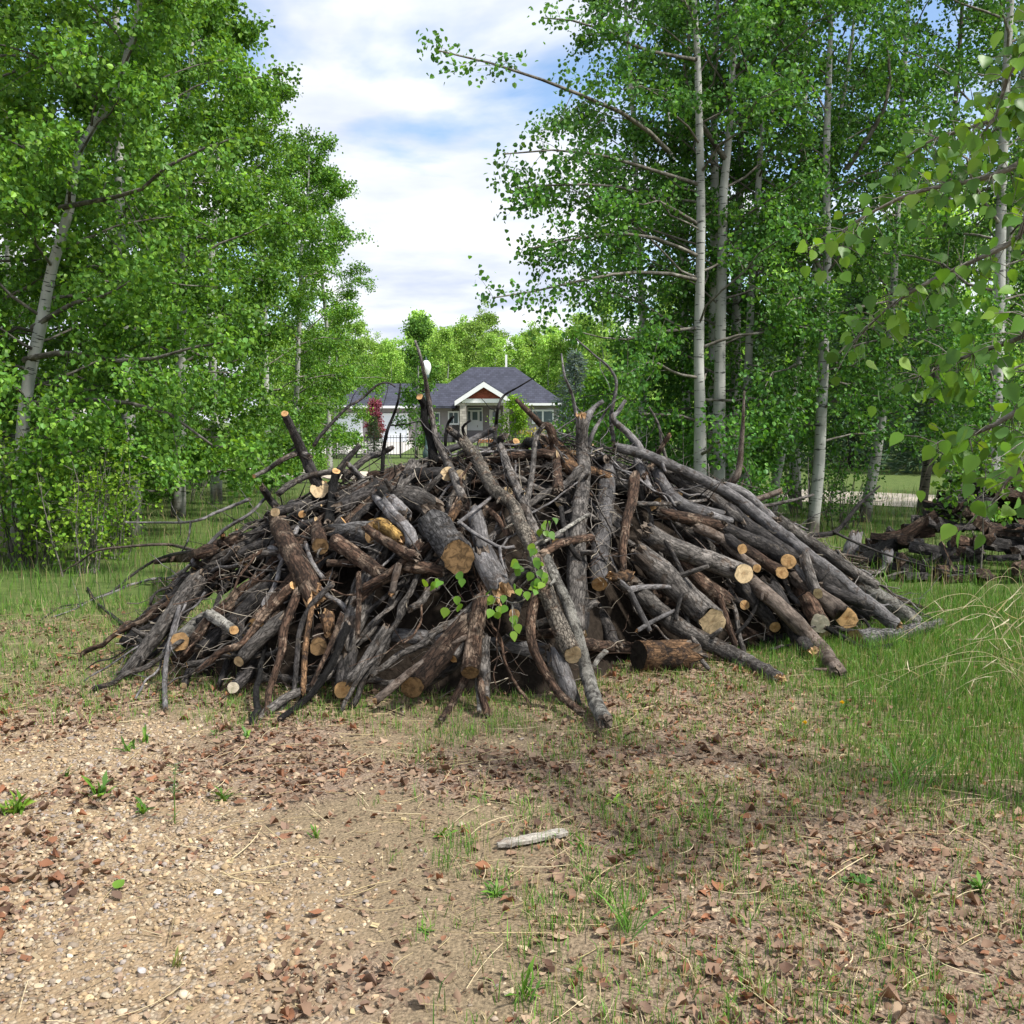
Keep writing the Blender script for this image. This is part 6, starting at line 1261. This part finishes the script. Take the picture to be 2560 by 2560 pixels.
# ---- weathered board lying in the leaves
bc = atg(1330, 2105); ang = math.radians(24); rng = np.random.default_rng(4); k_ = 14
xs = np.linspace(-.145, .145, k_); w0 = .026 + rng.normal(0, .003, k_); w1 = -.024 + rng.normal(0, .003, k_); w0[0], w1[0] = .004, -.010; w0[-1], w1[-1] = .012, -.02; w0[1] = .016
top = np.concatenate([np.stack([xs, w0, np.full(k_, .014) + rng.normal(0, .0012, k_)], -1), np.stack([xs, (w0 + w1) / 2, np.full(k_, .016)], -1), np.stack([xs, w1, np.full(k_, .013)], -1)]); bot = top - np.array([0, 0, .013])
V = np.concatenate([top, bot]); i = np.arange(k_ - 1); Q = []
for r_ in (0, 1): Q.append(np.stack([r_ * k_ + i, (r_ + 1) * k_ + i, (r_ + 1) * k_ + i + 1, r_ * k_ + i + 1], -1))
Q.append(np.stack([i, i + 1, 3 * k_ + i + 1, 3 * k_ + i], -1)); Q.append(np.stack([2 * k_ + i + 1, 2 * k_ + i, 5 * k_ + i, 5 * k_ + i + 1], -1)); Q.append(np.array([[0, 3 * k_, 4 * k_, k_], [k_, 4 * k_, 5 * k_, 2 * k_], [k_ - 1, 2 * k_ - 1, 5 * k_ - 1, 4 * k_ - 1], [2 * k_ - 1, 3 * k_ - 1, 6 * k_ - 1, 5 * k_ - 1]]))
bd = link('board', mesh_np('board', V, [np.concatenate(Q)], [bark('grey_board', (.24, .22, .19), (.44, .41, .36), (.34, .29, .24), 60, .3, .3, .4)], False, None, V[:, [1, 2, 0]]), None, (bc[0], bc[1], float(gz(bc[0], bc[1])) + .014), ang)
tag(bd, 'small torn grey board lying among the dead leaves in front', 'board')
# ---- weeds coming up through the gravel and leaves
M_WEED = leafmat('weed_leaf', .3, (1.15, 1.1, .5), .5, .3)
WT = np.array([[-.05, 0, 0], [.05, 0, 0], [.16, .35, .03], [-.16, .35, .03], [.07, .45, .02], [-.07, .45, .02], [.15, .72, .0], [-.15, .72, .0], [0, 1.0, -.08]])
WF = [np.array([[0, 1, 2, 3], [3, 2, 4, 5], [5, 4, 6, 7]]), np.array([[7, 6, 8]])]
def weed(px_, py_, h_px, n_, label, spread=.6, pal=LG, wide=.62, upright=.8, seed=0):
    r_ = np.random.default_rng(seed + int(px_)); b_ = atg(px_, py_); b_[2] = float(gz(b_[0], b_[1])); h_ = h_px / F * np.linalg.norm(b_ - CAMP); n_ = int(n_ * 1.5)
    az = r_.uniform(0, 6.28, n_); sp_ = spread * r_.uniform(.3, 1.7, n_); d = np.stack([np.cos(az) * sp_, np.sin(az) * sp_, upright * r_.uniform(.5, 1.2, n_)], -1) + r_.normal(0, .2, (n_, 3)); nh = np.stack([-np.cos(az) * .8, -np.sin(az) * .8, np.full(n_, .7)], -1) + r_.normal(0, .35, (n_, 3))
    X_, Yv, Zv = axes(d, nh); S_ = h_ * r_.uniform(.35, 1.05, n_); S3 = np.stack([S_ * wide * r_.uniform(.6, 1.2, n_), S_, S_ * 2.0], -1); V, Fc = scatter(WT, WF, r_.normal(0, h_ * .12, (n_, 3)) * np.array([1, 1, 0]), X_, Yv, Zv, S3)
    o_ = link('weed', mesh_np('weed', V, Fc, [M_WEED], True, np.repeat(pal[r_.integers(0, len(pal), n_)] * r_.uniform(.6, 1.1, (n_, 1)), len(WT), 0)), None, b_)
    return tag(o_, label, 'weed')
weed(32, 2035, 62, 22, 'leafy green weed at the left edge of the gravel', .5, LY * .75, .55)
weed(250, 1992, 62, 12, 'dark green weed on the gravel beside the feathery stalk', .5, LG)
weed(165, 1945, 34, 7, 'tiny yellowish weed on the gravel up left', .4)
weed(355, 2030, 46, 8, 'thin leaved weed just left of the feathery stalk', .5, LG, .7)
weed(560, 2000, 48, 16, 'low spreading green weed right of the feathery stalk', 1.0)
weed(322, 1882, 40, 10, 'pale green weed tuft at the upper edge of the gravel', .7)
weed(362, 1860, 42, 8, 'upright green weed at the upper edge of the gravel', .4)
weed(542, 1842, 34, 9, 'weed with broad leaves at the upper edge of the litter', .6)
weed(615, 1848, 40, 9, 'weed with thin leaves right of the broad leaved one', .7)
weed(440, 2425, 45, 9, 'small brownish weed low on the gravel', .35, np.array([[.16, .20, .05], [.2, .17, .05]]), .5)
weed(790, 2100, 40, 7, 'small upright weed at the right edge of the gravel', .4, LG, .6)
weed(1530, 2005, 42, 7, 'star shaped weed right of the board', 1.2, LY, .7, .7)
weed(1455, 2120, 46, 10, 'leafy dandelion rosette just right of the board', .9)
weed(1555, 2140, 44, 7, 'upright weed two hands right of the board', .4)
weed(1110, 2090, 46, 10, 'dark weed clump left of the board', .8, LG)
weed(1240, 2240, 50, 18, 'spreading weed below the board', 1.1, LG)
weed(1060, 2335, 34, 12, 'low dandelion rosette below and left of the board', 1.2)
weed(1310, 2500, 100, 8, 'tall broad bladed grass clump near the bottom edge', .35, LG, .35, 1.0)
weed(2150, 2210, 42, 26, 'dark green clover patch at the lower right', 1.4, LG * .8, 1.3, .6)
weed(2450, 2230, 50, 14, 'leafy weed at the right edge below the long grass', .8, LG)
weed(1565, 2330, 130, 34, 'thick bright tuft of grass in the lower middle', .28, GREEN * 1.3, .10, 1.0)
weed(1510, 2260, 110, 22, 'smaller grass tuft beside the thick bright tuft', .25, GREEN * 1.2, .10, 1.0)
weed(1120, 2180, 90, 12, 'thin grass tuft left below the board', .25, GREEN, .10, 1.0)
weed(1770, 2060, 110, 18, 'thin grass tuft right of the bare patch', .25, GREEN * 1.2, .09, 1.0)
weed(2265, 1990, 150, 20, 'tall leaning grass tuft at the edge of the long grass', .3, GREEN * 1.2, .08, 1.0)
# the feathery stalk
b_ = atg(437, 2058); b_[2] = float(gz(b_[0], b_[1])); ft_ = empty('feathery_weed', b_); tag(ft_, 'feathery grey green weed on a tall stalk in the gravel', 'weed')
rng = np.random.default_rng(12); hS = 140 / F * np.linalg.norm(b_ - CAMP); Ps = np.array([[0, 0, 0], [.002, 0, hS * .4], [.004, 0, hS * .7], [.012, 0, hS]]); V, Q, B = tube(Ps, np.array([.003, .0028, .002, .0012]), 6); link('stalk', mesh_np('stalk', V, [Q], [M_WEED], True, np.repeat(np.array([[.16, .26, .06]]), len(V), 0)), ft_)
n = 46; z_ = np.concatenate([rng.uniform(.45, 1.0, 38), rng.uniform(0, .15, 8)]) * hS; az = rng.uniform(0, 6.28, n); d = np.stack([np.cos(az), np.sin(az), rng.uniform(.1, .9, n)], -1); X_, Yv, Zv = axes(d, np.tile(np.array([[0, 0, 1.0]]), (n, 1))); S_ = rng.uniform(.025, .055, n)
V, Fc = scatter(WT, WF, np.stack([np.zeros(n), np.zeros(n), z_], -1), X_, Yv, Zv, np.stack([S_ * .5, S_, S_], -1)); link('leaves', mesh_np('leaves', V, Fc, [M_WEED], False, np.repeat(np.array([[.17, .27, .12]]) * rng.uniform(.7, 1.2, (n, 1)), len(WT), 0)), ft_)
# ---- dandelions
for px_, py_, lab in [(2010, 1850, 'yellow dandelion head low in the grass, lower of two'), (2103, 1800, 'yellow dandelion on a stalk in the long grass, upper of two')]:
    b_ = atg(px_, py_); d_ = empty('dandelion', b_); tag(d_, lab, 'dandelion'); hS = 40 / F * np.linalg.norm(b_ - CAMP)
    V, Q, B = tube(np.array([[0, 0, 0], [.004, 0, hS * .5], [.002, 0, hS]]), np.array([.0022, .002, .002]), 6); link('stalk', mesh_np('stalk', V, [Q], [M_WEED], True, np.repeat(np.array([[.16, .28, .05]]), len(V), 0)), d_)
    n = 60; az = rng.uniform(0, 6.28, n); el = rng.uniform(.1, 1.4, n); dd = np.stack([np.cos(az) * np.cos(el), np.sin(az) * np.cos(el), np.sin(el)], -1); X_, Yv, Zv = axes(dd, rng.normal(0, 1, (n, 3))); V, Fc = scatter(WT, WF, np.repeat(np.array([[.002, 0, hS]]), n, 0), X_, Yv, Zv, np.full(n, .015))
    link('flower_head', mesh_np('flower_head', V, Fc, [M_WEED], False, np.repeat(np.array([[.75, .50, .02]]) * rng.uniform(.8, 1.1, (n, 1)), len(WT), 0)), d_)
# ---- tall dry grass bending in from the right
rng = np.random.default_rng(15); db = atg(2600, 1760); dry = empty('dry_grass_clump', db); tag(dry, 'tall bleached dry grass stalks arching in from the right edge', 'dry grass')
ends_ = [(2150, 1700), (2200, 1720), (2240, 1600), (2330, 1655), (2410, 1520), (2440, 1510), (2470, 1560), (2300, 1690), (2380, 1730), (2500, 1600), (2260, 1560), (2420, 1640), (2480, 1490), (2350, 1590)]
for e_ in ends_:
    e3 = at(e_[0], e_[1], float(rng.uniform(5.0, 5.6))); s3_ = db + rng.normal(0, .12, 3) * np.array([1, 1, 0]); up_ = max(e3[2], s3_[2]) + rng.uniform(.12, .3)
    P_, R_ = smooth_path(np.array([s3_, s3_ * .7 + e3 * .3 + np.array([0, 0, up_ * .55]), s3_ * .35 + e3 * .65 + np.array([0, 0, up_ * .42]), e3]), np.array([.0016, .0013, .001, .0006]), .05); V, Q, B = tube(P_ - db, R_, 5)
    sk = link('stalk', mesh_np('stalk', V, [Q], [M_WEED], True, np.repeat(np.array([[.52, .45, .28]]), len(V), 0)), dry)
    n = 5; i_ = rng.integers(len(P_) // 4, len(P_), n); d = rng.normal(0, .6, (n, 3)) + np.array([-.5, 0, -.5]); X_, Yv, Zv = axes(d, rng.normal(0, 1, (n, 3))); S_ = rng.uniform(.06, .16, n)
    V, Fc = scatter(WT, WF, P_[i_] - db, X_, Yv, Zv, np.stack([S_ * .18, S_, S_ * 1.2], -1)); tag(link('blade', mesh_np('blade', V, Fc, [M_WEED], False, np.repeat(np.array([[.55, .49, .34]]), len(V), 0)), sk), kind='stuff')
# ---- a few single stones that catch the eye on the gravel
rng = np.random.default_rng(16)
for px_, py_, r_, c_, lab in [(545, 2237, .016, (.62, .58, .52), 'smooth white pebble in the middle of the gravel'), (195, 2092, .014, (.55, .49, .40), 'round cream pebble on the left of the gravel'), (238, 2100, .013, (.58, .52, .42), 'oblong cream pebble right beside the round one'), (175, 2035, .013, (.42, .41, .40), 'flat grey pebble on the left of the gravel'), (355, 2440, .017, (.36, .34, .33), 'grey stone near the bottom left'), (200, 2175, .012, (.45, .43, .41), 'grey white pebble left of the green fallen leaf'), (175, 2398, .013, (.55, .47, .36), 'pale chipped pebble at lower left'), (222, 2505, .017, (.50, .37, .22), 'tan pointed stone at the bottom left'), (415, 2190, .015, (.40, .30, .18), 'tan oval stone in the middle of the gravel'), (965, 2545, .014, (.52, .44, .33), 'cream stone at the bottom edge')]:
    b_ = atg(px_, py_); V, Fc, c = stones(np.array([b_[0]]), np.array([b_[1]]), np.array([r_]), rng, .1, np.array([c_])); o_ = link('pebble', mesh_np('pebble', V - b_, Fc, [M_STONE], True, c), None, b_); tag(o_, lab, 'pebble')
    md = o_.modifiers.new('round', 'SUBSURF'); md.levels = 2; md.render_levels = 2
b_ = atg(288, 2235); gl = empty('fallen_leaf', b_); o_ = leaf_obj(gl, b_ + np.array([0, 0, .02]), (.3, .8, .25), (0, -.5, 1), .045, rng, b_); tag(gl, 'single fresh green leaf fallen on the gravel', 'leaf')
